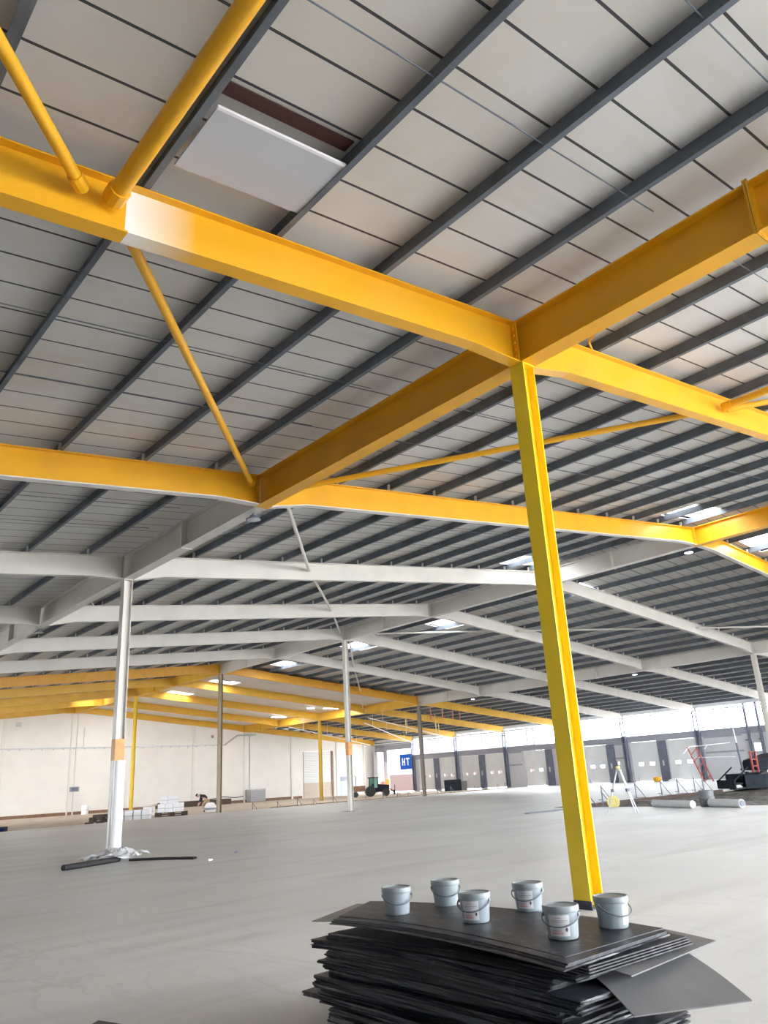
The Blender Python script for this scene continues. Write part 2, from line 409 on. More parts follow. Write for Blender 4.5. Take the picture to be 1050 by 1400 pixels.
# dock wall on the right: openings, doors, clerestory glazing
HZ0, HZ1, CLZ, EVZ = 3.46, 4.02, 4.02, 5.85
doors = [(29.85, 32.5), (33.5, 36.2), (38.8, 41.5), (46.2, 48.95), (51.75, 54.5), (55.4, 58.1), (58.95, 61.65), (62.6, 65.3)]
BIG = (66.35, 71.0, 4.85)
x0, x1 = XE, XE+0.22
mb = MB(); y = YF
for a, b in doors + [(BIG[0], BIG[1])]:
    mb.box(x0, x1, y, a, -0.5, HZ0); y = b
mb.box(x0, x1, y, YG, -0.5, HZ0)
struct(mb.build('wall_right', M_PANEL))
mb = MB(); mb.box(x0-0.06, x1, YF, BIG[0]-0.02, HZ0, HZ1); mb.box(x0, x1, BIG[0], YG, BIG[2], EVZ, 0); mb.box(x0, x1, BIG[1], YG, HZ0, BIG[2]); struct(mb.build('wall_right', M_HDR))
mb = MB(); mb.box(x0-0.02, x1, YF, YG, EVZ, rz(XE)+SHEET-0.01); struct(mb.build('wall_right', M_PLAS))
for i, (a, b) in enumerate(doors):
    o = bpy.data.objects.new('door_%d' % (i+3), None); S.collection.objects.link(o); o.location = (XE, a, 0); struct(o)
    Wd = b-a
    ya, yb, zw0, zw1 = Wd/2-0.78, Wd/2+0.78, 1.40, 1.66
    mb = MB()
    wins = [(Wd*0.5-0.82, Wd*0.5-0.34), (Wd*0.5+0.30, Wd*0.5+0.78)]
    mb.box(0.06, 0.12, 0.01, Wd-0.01, 0.02, zw0); mb.box(0.06, 0.12, 0.01, Wd-0.01, zw1, HZ0-0.01)
    mb.box(0.06, 0.12, 0.01, wins[0][0], zw0, zw1); mb.box(0.06, 0.12, wins[0][1], wins[1][0], zw0, zw1); mb.box(0.06, 0.12, wins[1][1], Wd-0.01, zw0, zw1)
    for z in (0.7, 2.1, 2.8): mb.box(0.045, 0.06, 0.01, Wd-0.01, z, z+0.015)
    mb.build('door_panel', M_DOOR, o)
    for p, q in wins: MB().box(0.085, 0.095, p, q, zw0, zw1).build('door_window', M_GLASS, o)
# clerestory bays
n = len(holes)
yy = YF; ci = n
for kk in range(-2, 10):
    a, b = max(kk*B, YF)+0.2, (kk+1)*B-0.2
    ci += 1
    o = bpy.data.objects.new('window_%d' % ci, None); S.collection.objects.link(o); o.location = (XE, a, CLZ); struct(o)
    if kk == 9: b = BIG[0]-0.1
    if b <= a: b = a+0.1
    MB().box(0.1, 0.11, 0, b-a, 0, EVZ-CLZ).build('pane', M_GLASS, o)
    mb = MB()
    for f in (0.47, 0.60): mb.box(0.02, 0.09, (b-a)*f, (b-a)*f+0.06, 0, EVZ-CLZ)
    mb.build('mullion', M_DKS, o)
# double steel posts along the dock wall
for kk in range(1, 10):
    yk = kk*B
    t = thing('dock_post', '%s pair of dark blue steel posts along the dock wall, counted from the far opening' % ORD[9-kk], 'post', (XE-0.27, yk, 0), group='posts along the dock wall')
    for s in (-0.22, 0.12):
        mb = MB(); mb.box(-0.02, 0.2, s, s+0.10, 0, 5.84); mb.build('post', M_DKS, t)
    mb = MB()
    for z in (1.2, 2.6, 4.0, 5.2): mb.box(0.05, 0.15, -0.115, 0.115, z, z+0.06)
    mb.build('tie_bar', M_DKS, t)
for ym, lb in ((33.0, 'between the two nearest dock doors'), (38.4, 'between the third dock door and a grey panel'), (45.7, 'left of the middle dock door, partly behind the yellow column'), (54.95, 'between the fifth and sixth dock doors'), (62.15, 'between the two farthest dock doors')):
    t = thing('door_buffer', 'dark full-height steel jamb %s' % lb, 'jamb', (XE-0.14, ym, 0), group='dark jambs between dock doors')
    MB().box(0, 0.12, -0.42, 0.42, 0.0, 3.44).build('jamb', M_DKS, t)
    MB().box(-0.06, 0, -0.05, 0.08, 1.3, 1.75).build('control_box', M_GAL, t)
# rails on the plain wall panels nearest on the right
for z in (2.08, 3.32): 
    k += 1; struct(MB().box(XE-0.06, XE-0.002, 25.6, 28.95, z, z+0.14).build('trim_%d' % k, M_HDR))
    k += 1; struct(MB().box(XE-0.06, XE-0.002, 36.95, 38.0, z, z+0.14).build('trim_%d' % k, M_HDR))
    k += 1; struct(MB().box(XE-0.06, XE-0.002, 49.3, 51.0, z, z+0.14).build('trim_%d' % k, M_HDR))
    k += 1; struct(MB().box(XE-0.06, XE-0.002, 42.0, 43.6, z, z+0.14).build('trim_%d' % k, M_HDR))
for ya, lb in ((24.9, 'left'), (23.9, 'right')):
    t = thing('dock_post', 'tall dark post with a zigzag bracket near the machine, %s one of two' % lb, 'post', (XE-0.24, ya, 0), group='posts along the dock wall')
    MB().box(0, 0.16, -0.09, 0.09, 0, 5.84).build('post', M_DKS, t)
    MB().box(0.02, 0.10, 0.09, 0.35, 2.9, 3.0).build('bracket', M_DKS, t)
t = thing('lattice_strut', 'pale strut hanging between the two dark posts behind the machine', 'strut', (XE-0.3, 24.4, 1.0))
mb = MB(); mb.tube([(0, 0.3, 2.2), (0, 0.05, 0)], 0.04, 6); mb.tube([(0, -0.3, 2.2), (0, 0.05, 0)], 0.04, 6); mb.build('strut', M_GAL, t)

# ------------------------------------------------------------------ steel frame
def zone(y, x=0):
    if y < B: return 0
    return 1 if y < 6*B else 2
ZM = [M_YEL, M_WHT, M_OCH]; ZN = ['yellow', 'white', 'ochre yellow']
GD, GW = 0.70, 0.30
def girder(gi, kk):
    x = gi*L; top = rz(x); y0, y1 = (kk-0.5)*B, (kk+1.5)*B; y1 = min(y1, YG-0.12); ym = kk*B+0.001
    if kk < 0: y0 = YF+0.1
    cuts = [y0+0.004] + [c for c in (B+0.1, 6*B+0.1) if y0 < c < y1] + [y1-0.004]
    zs = [zone((a+b)/2) for a, b in zip(cuts, cuts[1:])]
    names = ['near line', 'ridge', 'farther line']
    col = ' and '.join(ZN[z] for z in zs)
    where = {-2: 'over the near right edge', 0: 'over the yellow column', 2: 'over the third and fourth frames', 4: 'over the fifth and sixth frames', 6: 'over the seventh and eighth frames', 8: 'over the ninth and tenth frames', 10: 'ending at the back wall'}[kk]
    t = thing('girder', '%s girder along the %s %s' % (col, names[gi], where), 'girder', (x, ym, 0), group='girders under the roof')
    for nm, bx in (('web', (-0.008, 0.008, top-GD+0.02, top-0.02)), ('top_flange', (-GW/2, GW/2, top-0.02, top)), ('bottom_flange', (-GW/2, GW/2, top-GD, top-GD+0.02))):
        mb = MB()
        for a, b, z in zip(cuts, cuts[1:], zs): mb.box(bx[0], bx[1], a-ym, b-ym, bx[2], bx[3], z)
        mb.build(nm, ZM, t)
    for yy_, z, s in ((y0, zs[0], 1), (y1, zs[-1], -1)):
        a, b = sorted((yy_-ym+s*0.004, yy_-ym+s*0.03))
        MB().box(-0.155, 0.155, a, b, top-GD-0.02, top+0.0 + (0.05 if gi == 0 and kk <= 0 and abs(yy_+0.5*B) < 0.1 else 0)).build('splice_plate', ZM[z], t)
for gi in range(3):
    for kk in (-2, 0, 2, 4, 6, 8, 10): girder(gi, kk)

PURL_W = [-2.72+1.6*i for i in range(-10, 14)]
PURL_E = [L+0.95+1.6*i for i in range(0, 24) if L+0.95+1.6*i < XE-0.15]
PURL_E = [p for p in PURL_E if p < XE-0.3]

RD, RW = 0.60, 0.20
FRAME = ['first', 'second', 'third', 'fourth', 'fifth', 'sixth', 'seventh', 'eighth', 'ninth', 'tenth', 'farthest']
BAY = ['left of the near girder line', 'between the near girder line and the ridge', 'just beyond the ridge', 'ending at the dock wall']
def rafter(kk, bay):
    xa, xb = (bay-1)*L, bay*L; y = kk*B
    if kk == 10: y = YG-0.14
    z = 0 if kk <= 1 else (1 if kk <= 5 else 2)
    m = ZM[z]
    if kk == 6 and bay != 3: m = mat('orange_yellow_paint', (0.72, 0.36, 0.03), 0.45)
    col = ZN[z]
    e = GW/2 + 0.002
    ia = e if bay > 0 else 0.02; ib = e if bay < 3 else 0.2
    HA = 0.95
    ha, hb = bay > 0, bay < 3
    X0, X1 = xa+ia, xb-ib
    def rzz(x): return 8.03 + SL*(x if bay < 2 else 2*L-x)
    tp = [(X0, rzz(X0)), (X1, rzz(X1))]
    bt = [(X0, rzz(X0)-RD), (X1, rzz(X1)-RD)]
    bt = [(X0, rz(xa)-GD)] + [(X0+HA, rzz(X0+HA)-RD)] if ha else [bt[0]]
    bt += [(X1-HA, rzz(X1-HA)-RD), (X1, rz(xb)-GD)] if hb else [(X1, rzz(X1)-RD)]
    t = thing('rafter', '%s steel rafter, %s frame back, %s' % (col, FRAME[kk], BAY[bay]), 'rafter', (X0, y, 0), group='rafters under the roof')
    off = lambda pts, dz: [(x-X0, zz+dz) for x, zz in pts]
    TF, FT = 0.012, 0.018
    web = MB()
    outline = off(tp, -FT) + off(bt, FT)[::-1]
    # web kept to convex strips between the haunch points
    xs = [p[0] for p in off(bt, FT)]; zb_ = [p[1] for p in off(bt, FT)]
    zt_ = lambda x: rzz(x+X0)-FT
    for (xa_, za_), (xb_, zb2) in zip(off(bt, FT), off(bt, FT)[1:]):
        web.prism([(xa_, -TF/2, za_), (xb_, -TF/2, zb2), (xb_, -TF/2, zt_(xb_)), (xa_, -TF/2, zt_(xa_))], (0, TF, 0))
    fade = kk == 0 and bay == 0
    wm = M_FADE if fade else m
    web_o = web.build('web', wm, t)
    if fade: web_o.data.transform(Matrix.Translation((X0, 0, 0))); web_o.location.x = -X0
    fl = MB()
    (xa_, za_), (xb_, zb2) = off(tp, 0)
    fl.prism([(xa_, -RW/2, za_), (xb_, -RW/2, zb2), (xb_, -RW/2, zb2-FT), (xa_, -RW/2, za_-FT)], (0, RW, 0))
    fl.build('top_flange', m, t)
    fl = MB(); q = off(bt, 0)
    for (xa_, za_), (xb_, zb2) in zip(q, q[1:]):
        fl.prism([(xa_, -RW/2, za_), (xb_, -RW/2, zb2), (xb_, -RW/2, zb2+FT), (xa_, -RW/2, za_+FT)], (0, RW, 0))
    bm_ = M_WHT if kk == 1 else wm
    fo = fl.build('bottom_flange', bm_, t)
    if fade: fo.data.transform(Matrix.Translation((X0, 0, 0))); fo.location.x = -X0
    if ha: MB().box(-0.0, 0.022, -RW/2-0.01, RW/2+0.01, rz(xa)-GD+0.0, tp[0][1]-0.002).build('end_plate', m, t)
    if hb:
        MB().box(X1-X0-0.022, X1-X0, -RW/2-0.01, RW/2+0.01, rz(xb)-GD, tp[1][1]-0.002).build('end_plate', m, t)
        if (kk <= 1 and bay == 0) or (kk == 1 and bay == 1):
            for zz in (0.12, 0.24, 0.36, 0.48, 0.60):
                for yy_ in (-0.06, 0.06): MB().box(X1-X0-0.045, X1-X0-0.022, yy_-0.016, yy_+0.016, tp[1][1]-zz-0.016, tp[1][1]-zz+0.016).build('bolt', m, t)
    # purlin cleats
    if kk >= 1 and not (bay == 2 and kk > 6):
        for px in (PURL_W if bay < 2 else PURL_E):
            if X0+0.05 < px < X1-0.05:
                MB().box(px-X0-0.075, px-X0-0.04, -0.09, -0.02, rzz(px), rzz(px)+0.16).build('cleat', M_WHT if 1 <= kk <= 6 else M_GAL, t)
for kk in range(0, 11):
    for bay in range(4): rafter(kk, bay)

# purlins: zed sections over the rafters, full length
def purlin(px, y1, label):
    z0 = rz(px)+0.005; h = SHEET-0.008; f = 0.07; tt = 0.012
    d = SL*(1 if px < L else -1)
    mb = MB()
    prof = [(-f, 0), (0, 0), (0, h-tt), (f, h-tt+d*f), (f, h+d*f), (-tt, h-d*tt), (-tt, tt), (-f, tt)]
    if px > L: prof = [(-f, 0), (0, 0), (0, h-tt), (f, h-tt+d*f), (f, h+d*f), (-tt, h-0.001), (-tt, tt), (-f, tt)]
    mb.prism([(px+a, YF+0.02, z0+b) for a, b in prof], (0, y1-YF-0.02, 0))
    o = mb.build('purlin', M_PUR)
    tag(o, label, 'purlin', 'purlins under the roof sheets')
nW = len(PURL_W)
for i, px in enumerate(PURL_W):
    purlin(px, YG-0.05, 'long dark grey purlin, %s down from the ridge on the near roof slope' % ORD[nW-1-i])
for i, px in enumerate(PURL_E):
    purlin(px, 6*B-0.05 if px < 2*L else YG-0.05, 'long dark grey purlin, %s down from the ridge on the far roof slope' % ORD[i])
# dull edge strip beside a purlin near the loose panel
k += 1
mb = MB(); mb.box(-0.26, -0.02, YF+1, -0.15, -0.016, -0.004, M=Matrix.Translation((-5.92, 0, rz(-5.92)+SHEET)) @ Matrix.Rotation(-math.atan(SL), 4, 'Y')); struct(mb.build('trim_%d' % k, M_HDR))
# thin sag rods between purlins
for kk in range(-1, 2):
    for j, f in enumerate((2.8, 4.6)):
        y = kk*B + f
        for bay in (0, 1, 2):
            xa, xb = (bay-1)*L+0.6, bay*L-0.6
            sg = 1 if bay < 2 else -1
            z = lambda x: 8.03+SL*(x if bay < 2 else 2*L-x)
            o = MB().tube([(xa, y, z(xa)+0.06), (xb, y, z(xb)+0.06)], 0.009, 5).build('sag_rod', M_PUR)
            tag(o, 'thin dark rod through purlins %s, %s of two in %s frame bay' % (['left of near girder', 'below the ridge', 'beyond the ridge'][bay], ['nearer', 'farther'][j], ['nearest', 'first', 'second'][kk+1]), 'rod', 'sag rods between the purlins')

# columns
def column(gi, kk, m, label, w_=0.25, plate=M_NAVY, z0=0.0):
    x, y = gi*L, kk*B; h = rz(x)-GD-0.002
    t = thing('column', label, 'column', (x, y, z0), group='steel columns')
    h -= z0; a = w_/2; tf = 0.016
    mb = MB(); mb.box(-a, -a+tf, -a, a, 0.02, h); mb.box(a-tf, a, -a, a, 0.02, h); mb.box(-a+tf, a-tf, -0.008, 0.008, 0.02, h)
    mb.build('shaft', m, t)
    MB().box(-a-0.03, a+0.03, -a-0.03, a+0.03, 0, 0.02).build('base_plate', plate, t)
    MB().box(-a-0.01, a+0.01, -a-0.01, a+0.01, h-0.02, h).build('cap_plate', m, t)
    return t
c0 = column(0, 0, M_YCOL, 'bright yellow steel column standing behind the stack of dark boards')
mb = MB(); a = 0.127
mb.box(-a-0.004, -a, -a, a, 0.02, 0.09); mb.box(-a, -a+0.02, -a-0.003, -a, 0.02, 0.09); mb.build('dark_foot_band', M_NAVY, c0)
c1 = column(0, 2, M_WHT, 'white steel column with an orange patch and white plastic sheet at its foot', 0.25)
MB().box(-0.129, 0.129, -0.129, 0.129, 2.42, 2.96).build('orange_patch', M_ORA, c1)
mb = MB(); mb.tube([(0.02, -0.02, 0.03), (0.03, -0.02, 1.2), (0.03, -0.02, 2.42)], [0.185, 0.175, 0.172], 14); mb.build('plastic_wrap', M_PLAS, c1, smooth=True)
column(1, 2, M_WHT, 'white steel column at the ridge hidden behind the yellow column')
c2 = column(1, 4, M_WHT, 'white steel column with a small orange patch in the middle of the hall')
MB().box(-0.13, 0.13, -0.13, 0.13, 2.9, 3.6).build('orange_patch', M_ORA, c2)
mb = MB(); mb.box(-0.45, 0.45, -0.4, 0.4, 0.0, 0.012); mb.build('floor_patch', M_HDR, c2)
column(1, 6, M_TAN, 'tan brown steel column beside the crouching person', 0.26, z0=GZ)
column(1, 8, M_YCOL, 'slim yellow steel column before the white back wall, beside white blocks', 0.25, z0=GZ)
column(2, 2, M_WHT, 'white steel column at the right edge above the dark machine')
column(2, 4, M_WHT, 'white steel column beyond the ridge hidden behind the yellow column')
column(2, 6, mat('brown_grey_paint', (0.27, 0.23, 0.21), 0.4), 'brown grey steel column in front of the farthest dock doors', 0.25)
column(2, 8, mat('dark_ochre_paint', (0.50, 0.33, 0.04), 0.4), 'dark ochre steel column before the roller shutter', 0.25, z0=GZ)

# round brace tubes under the roof
def brace(x0, k0, x1, k1, r, m, label, dz=0.28, t0=0.0, t1=1.0):
    p = Vector((x0, k0*B, rz(x0)-dz)); q = Vector((x1, k1*B, rz(x1)-dz)); d = q-p
    p2, q2 = p+d*t0, p+d*t1; d = d.normalized()
    t = thing('brace_tube', label, 'brace', tuple(p2), group='roof braces')
    e = q2-p2
    MB().tube([d*0.16, e-d*0.16], r, 14).build('tube', m, t, smooth=True)
    for c, s in ((Vector((0, 0, 0)), 1), (e, -1)):
        c2 = c + d*s*0.09
        MB().tube([c2-d*0.07, c2+d*0.12], r*1.25, 10).build('end_collar', m, t)
N = L/3
brace(-N+0.05, 0, -N+0.05, -1, 0.088, M_YEL, 'thick yellow tube rising to the top edge beside a thinner tube', t0=0.012)
brace(-N-0.15, 0, -2*N, -1, 0.06, M_YEL, 'thinner yellow tube running off the top left corner', t0=0.015)
brace(-N+0.1, 0, -0.25, 1, 0.062, M_YEL, 'yellow diagonal tube dropping from the near rafter to the second rafter', t0=0.02, t1=0.97)
brace(0.45, 1, N, 0, 0.062, M_YEL, 'ochre looking tube crossing behind the yellow column', t0=0.02, t1=0.98)
brace(N+0.1, 0, 2*N, -1, 0.062, M_YEL, 'lower of two yellow tubes joining the near rafter at the right edge', t0=0.012)
brace(N, 0, N, -1, 0.075, M_YEL, 'upper of two yellow tubes joining the near rafter at the right edge', t0=0.012)
for i, (xa, ka, xb, kb) in enumerate(((0.5, 1, N, 2), (N, 2, 2*N, 3), (2*N, 3, 3*N-0.3, 4))):
    brace(xa, ka, xb, kb, 0.05, M_WHT, 'white diagonal tube rising to the ridge, %s section from the near girder' % ORD[i], t0=0.02, t1=0.98)
for i, (xa, ka, xb, kb) in enumerate(((3*N+0.3, 4, 4*N, 5), (4*N, 5, 5*N, 6), (5*N, 6, 6*N-0.3, 7))):
    brace(xa, ka, xb, kb, 0.05, M_WHT, 'white diagonal tube falling away beyond the ridge, %s section down' % ORD[i], t0=0.02, t1=0.98)
for i, (xa, ka, xb, kb) in enumerate(((3*N+0.3, 4, 4*N, 3), (4*N, 3, 5*N, 2), (5*N, 2, 6*N-0.3, 1))):
    brace(xa, ka, xb, kb, 0.05, M_WHT, 'white tube nearly level in view under the far roof slope, %s section from the ridge' % ORD[i], t0=0.02, t1=0.98)
# bent fly braces from rafters to purlins
for x, kk, m, lb in ((1.75, 0, M_YEL, 'small bent yellow bar above the near rafter right of the column'), (1.7, 1, M_YEL, 'small bent yellow bar above the second rafter right of the girder'),
                     (1.6, 3, M_WHT, 'small bent white bar above the fourth rafter at left')):
    z = rz(x)
    o = MB().tube([(x+0.1, kk*B-0.09, z+0.002), (x, kk*B-0.12, z+0.12), (x-0.42, kk*B-0.85, z+0.17)], 0.02, 8).build('fly_brace', m); tag(o, lb, 'brace', 'fly braces')
o = MB().box(2.0, 2.06, 2*B-0.06, 2*B, rz(2.0)+0.006, rz(2.0)+0.2).build('cleat_post', M_WHT); tag(o, 'short white upright on the third rafter right of the white column', 'bracket')

# round lamps under the girders
def highbay(x, y, label, lit):
    zt = rz(round(x/L)*L)-GD-0.003
    t = thing('high_bay_lamp', label, 'lamp', (x, y, zt-0.16), group='round lamps under the girders')
    mb = MB(); mb.lathe([(0.03, 0.16), (0.03, 0.12), (0.07, 0.11), (0.09, 0.07), (0.165, 0.03), (0.17, 0.015), (0.155, 0.012), (0.09, 0.05)], 24); mb.build('housing', M_DKS, t, smooth=True)
    MB().lathe([(0.153, 0.012), (0.14, 0.006), (0.0, 0.004)], 24).build('lens', M_LAMPC if lit else M_GAL, t)
highbay(0.05, B+0.5, 'unlit round lamp under the near girder at the second frame', False)
highbay(0.05, 3*B+0.6, 'unlit round lamp under the near girder at the left edge', False)
highbay(L+0.1, B+0.4, 'small round lamp under the ridge girder at right', True)
highbay(2*L, 3*B+0.7, 'lit round lamp under the farther girder right of the yellow column', True)
highbay(2*L, 5*B+0.9, 'lit round lamp under the farther girder left of the yellow column', True)
# fluorescent battens in the far bays; left pair added to brighten the back wall
for x, y, lb in ((36.3, 54.3, 'lit white strip light under the far boarded ceiling, right one'), (36.2, 63.2, 'lit white strip light under the far boarded ceiling, left one'), (34.9, 55.6, 'short lit strip light beside a longer one in the far bay'),
                 (8.5, 68.5, 'added strip light among the far yellow rafters at left, farther one'), (12.0, 61.5, 'added strip light among the far yellow rafters at left, nearer one'), (21.5, 68.5, 'lit strip light close to the ridge by the back wall')):
    z = rz(x)-0.1
    t = thing('strip_light', lb, 'lamp', (x, y, z-0.08), group='strip lights')
    l = 0.4 if 'short' in lb else 0.85
    MB().box(-l, l, -0.07, 0.07, 0.05, 0.08).build('body', M_PLAS, t); MB().box(-l+0.02, l-0.02, -0.06, 0.06, 0, 0.05).build('tube', M_LAMPW, t)
    ld = bpy.data.lights.new('strip_light_glow', 'AREA'); ld.shape = 'RECTANGLE'; ld.size = 2*l; ld.size_y = 0.12; ld.energy = 110; ld.color = (1.0, 0.97, 0.94)
    lo = bpy.data.objects.new('strip_light_glow', ld); S.collection.objects.link(lo); lo.parent = t; lo.location = (0, 0, -0.01)

# loose liner panel under the roof
t = thing('loose_ceiling_panel', 'pale grey loose roof panel hanging below a dark red gap at top', 'panel', (-5.12, -0.96, rz(-5.12)+0.03), group=None)
M = Matrix.Rotation(-math.atan(SL), 4, 'Y')
MB().box(-0.74, 0.74, -0.42, 0.44, 0.0, 0.02, M=M).build('panel', mat('blue_grey_liner', (0.46, 0.48, 0.52), 0.45, noise=0.03, scale=1), t)
MB().box(-0.74, 0.74, -0.455, -0.422, -0.004, 0.024, M=M).build('folded_edge', M_PLAS, t)
MB().box(-0.74, 0.74, -0.62, -0.46, 0.165, 0.18, M=M).build('gap_strip', mat('dark_red_brown', (0.06, 0.018, 0.012), 0.8), t)

# eave pipes and services along the dock wall
t = thing('eave_pipe', 'long white pipe run along the top of the bright clerestory windows', 'pipe', (XE-0.45, 0, 5.62))
MB().tube([(0, YF+1, 0), (0, YG-0.5, 0)], 0.06, 10).build('pipe', M_PLAS, t, smooth=True)
t = thing('eave_pipe', 'thin grey conduit just below the long white eave pipe', 'pipe', (XE-0.42, 0, 5.42))
MB().tube([(0, YF+1, 0), (0, YG-0.5, 0)], 0.025, 8).build('pipe', M_GAL, t, smooth=True)
for i, (xa, ya, xb, yb, z, zb, lb) in enumerate(((36, 48.5, 55.5, 58.0, 6.7, 5.45, 'white sprinkler pipe crossing the far bays, nearest of three'), (38.8, 52.5, 56.0, 65.0, 6.6, 5.4, 'white sprinkler pipe crossing the far bays, middle of three'), (35, 59.5, 54, 70.5, 6.8, 5.5, 'white sprinkler pipe crossing the far bays, farthest of three'))):
    t = thing('sprinkler_pipe', lb, 'pipe', (xa, ya, z), group='sprinkler pipes')
    MB().tube([(0, 0, 0), (xb-xa, yb-ya, zb-z)], 0.045, 8).build('pipe', M_PLAS, t)
    for f in (0.15, 0.42, 0.8):
        x, y, zz = (xb-xa)*f, (yb-ya)*f, (zb-z)*f
        MB().tube([(x, y, zz+0.03), (x, y, rz(xa+x)-z+(0.235 if xa+x > 38.2 else 0.003))], 0.02, 6).build('drop_hanger', M_PLAS, t)
for i, (x, y) in enumerate(((41.2, 45.9), (41.5, 44.7), (43.1, 45.0), (44.4, 45.4))):
    o = MB().box(x-0.03, x+0.03, y-0.05, y+0.05, 6.35, rz(x)+0.22).build('hanging_strap', M_REDP)
    tag(o, 'faded red vertical strap under the far roof, %s from the left' % ORD[i], 'strap', 'red straps in the far bay')
for i, (x, y) in enumerate(((43.4, 51.8), (46.8, 51.2), (47.6, 51.6))):
    o = MB().tube([(x, y, 5.5), (x, y, rz(x)+0.22)], 0.05, 6).build('hanging_duct', M_YPL)
    tag(o, 'pale yellow vertical drop pipe near the farthest dock doors, %s from the left' % ORD[i], 'pipe', 'yellow drop pipes')

# fixtures on the back wall
YW = YG-0.005
o = MB(); o.box(-4.0, 35.7, YW-0.1, YW, 5.93, 6.05); o.tube([(35.6, YW-0.11, 6.0), (37.2, YW-0.11, 7.0), (39.5, YW-0.11, 7.05)], 0.09, 6)
for i in range(40): o.box(-3.8+i, -3.74+i, YW-0.11, YW, 5.84, 5.93)
tag(o.build('cable_tray', M_GAL), 'long pale cable tray running across the white back wall', 'cable tray')
o = MB().tube([(38.75, YW-0.05, 7.0), (38.8, YW-0.05, 4.0), (38.7, YW-0.05, 0.9)], 0.04, 6).build('hanging_cable', M_HDR); tag(o, 'dark cable dropping down the back wall to the grey air unit', 'cable')
o = MB().tube([(33.2, YW-0.06, 0.35), (35.5, YW-0.06, 0.62), (37.0, YW-0.06, 0.45), (38.2, YW-0.06, 0.55)], 0.035, 6).build('hanging_cable', M_MACH); tag(o, 'dark hose along the base of the back wall left of the grey unit', 'cable')
for x, z, h_, lb in ((19.5, 1.95, 0.45, 'dark junction box low on the white back wall'),):
    t = thing('junction_box', lb, 'box', (x, YW, z)); MB().box(-0.42, 0.42, -0.15, 0, 0, h_).build('case', M_HDR, t); MB().box(-0.3, 0.3, -0.17, -0.15, 0.08, h_-0.08).build('cover', M_DKS, t)
    MB().tube([(-0.05, -0.05, h_), (-0.05, -0.05, 3.9)], 0.02, 6).build('conduit', M_WALLT, t)
o = MB().tube([(20.1, YW-0.04, 6.1), (20.1, YW-0.04, 7.9)], 0.03, 6).build('conduit', M_GAL); tag(o, 'short vertical conduit above the cable tray on the back wall', 'conduit')
o = MB().box(13.7, 14.1, YW-0.08, YW, 8.0, 8.4).build('wall_sensor', M_GAL); tag(o, 'small square grey box high on the back wall at far left', 'box')
o = MB().lathe([(0.16, 0), (0.16, -0.1), (0.1, -0.12)], 16, (34.1, YW, 6.9), axis='y').build('alarm_sounder', M_HDR); tag(o, 'small round grey sounder high on the back wall', 'alarm')
o = MB().box(XW, SH0-0.2, YW-0.03, YW, GZ, 0.16).build('baseboard_back', M_BRN); struct(o)
t = thing('air_unit', 'grey ribbed air unit standing against the back wall', 'air unit', (39.1, 72.5, GZ))
MB().box(-0.95, 0.95, -0.5, 0.4, 0.05, 1.25).build('case', mat('grey_unit', (0.36, 0.37, 0.38), 0.6), t); MB().box(-1.0, 1.0, -0.53, 0.43, 1.25, 1.35).build('lid', M_GAL, t)
for i in range(5): MB().box(-0.85, 0.85, -0.52, -0.5, 0.2+i*0.2, 0.28+i*0.2).build('slat', M_HDR, t)
o = MB().box(27.5, 35.5, 71.5, 72.2, GZ, GZ+0.55).build('timber_beam', M_WOOD); tag(o, 'long dark timber lying along the base of the back wall behind the person', 'timber')

# ------------------------------------------------------------------ outside the big opening
t = thing('neighbour_building', 'white building outside seen through the opening past the dock doors', 'building', (76, 89, -0.45))
MB().box(0, 10, -18, 30, 2.4, 11).build('wall', mat('pale_grey_render', (0.14, 0.14, 0.14), 0.9, noise=0.03, spec=0.0), t); MB().box(-0.05, 10, -18, 30, 0, 2.4).build('brick_base', M_BRICK, t)
t = thing('company_sign', 'square blue sign with white letters on the building outside', 'sign', (75.9, 88.8, 2.72))
MB().box(0, 0.06, -1.36, 1.36, 0, 2.2).build('board', M_BLUE, t)
mb = MB()
def lb_(y0, y1, z0, z1): mb.box(-0.03, 0, y0*0.82, y1*0.82, z0, z1)
lb_(0.78, 1.02, .55, 1.65); lb_(0.18, 0.42, .55, 1.65); lb_(0.42, 0.78, 1.0, 1.22)       # H
lb_(-1.10, -0.14, 1.42, 1.65); lb_(-0.74, -0.50, .55, 1.42)    # T
mb.build('lettering', mat('white_enamel_letters', (0.085, 0.085, 0.085), 0.9, noise=0.02, spec=0.0), t)
# grey corner pilaster and safety barrier
k += 1; struct(MB().box(XE-1.1, XE-0.02, 71.6, 72.4, GZ, 4.7).build('trim_%d' % k, M_PANEL))
t = thing('safety_barrier', 'small orange and red barrier at the far corner by the opening', 'barrier', (56.1, 70.9, GZ), -0.7)
MB().box(-0.35, 0.35, -0.1, 0.1, 0, 1.3).build('red_panel', M_REDP, t); MB().box(0.37, 0.8, -0.1, 0.1, 0, 1.6).build('orange_panel', M_ORB, t)
t = thing('bollard', 'slim yellow bollard in front of the opening outside', 'bollard', (57.8, 66.9, -0.45)); MB().tube([(0, 0, 0), (0, 0, 1.7)], 0.07, 10).build('post', M_YEL, t)

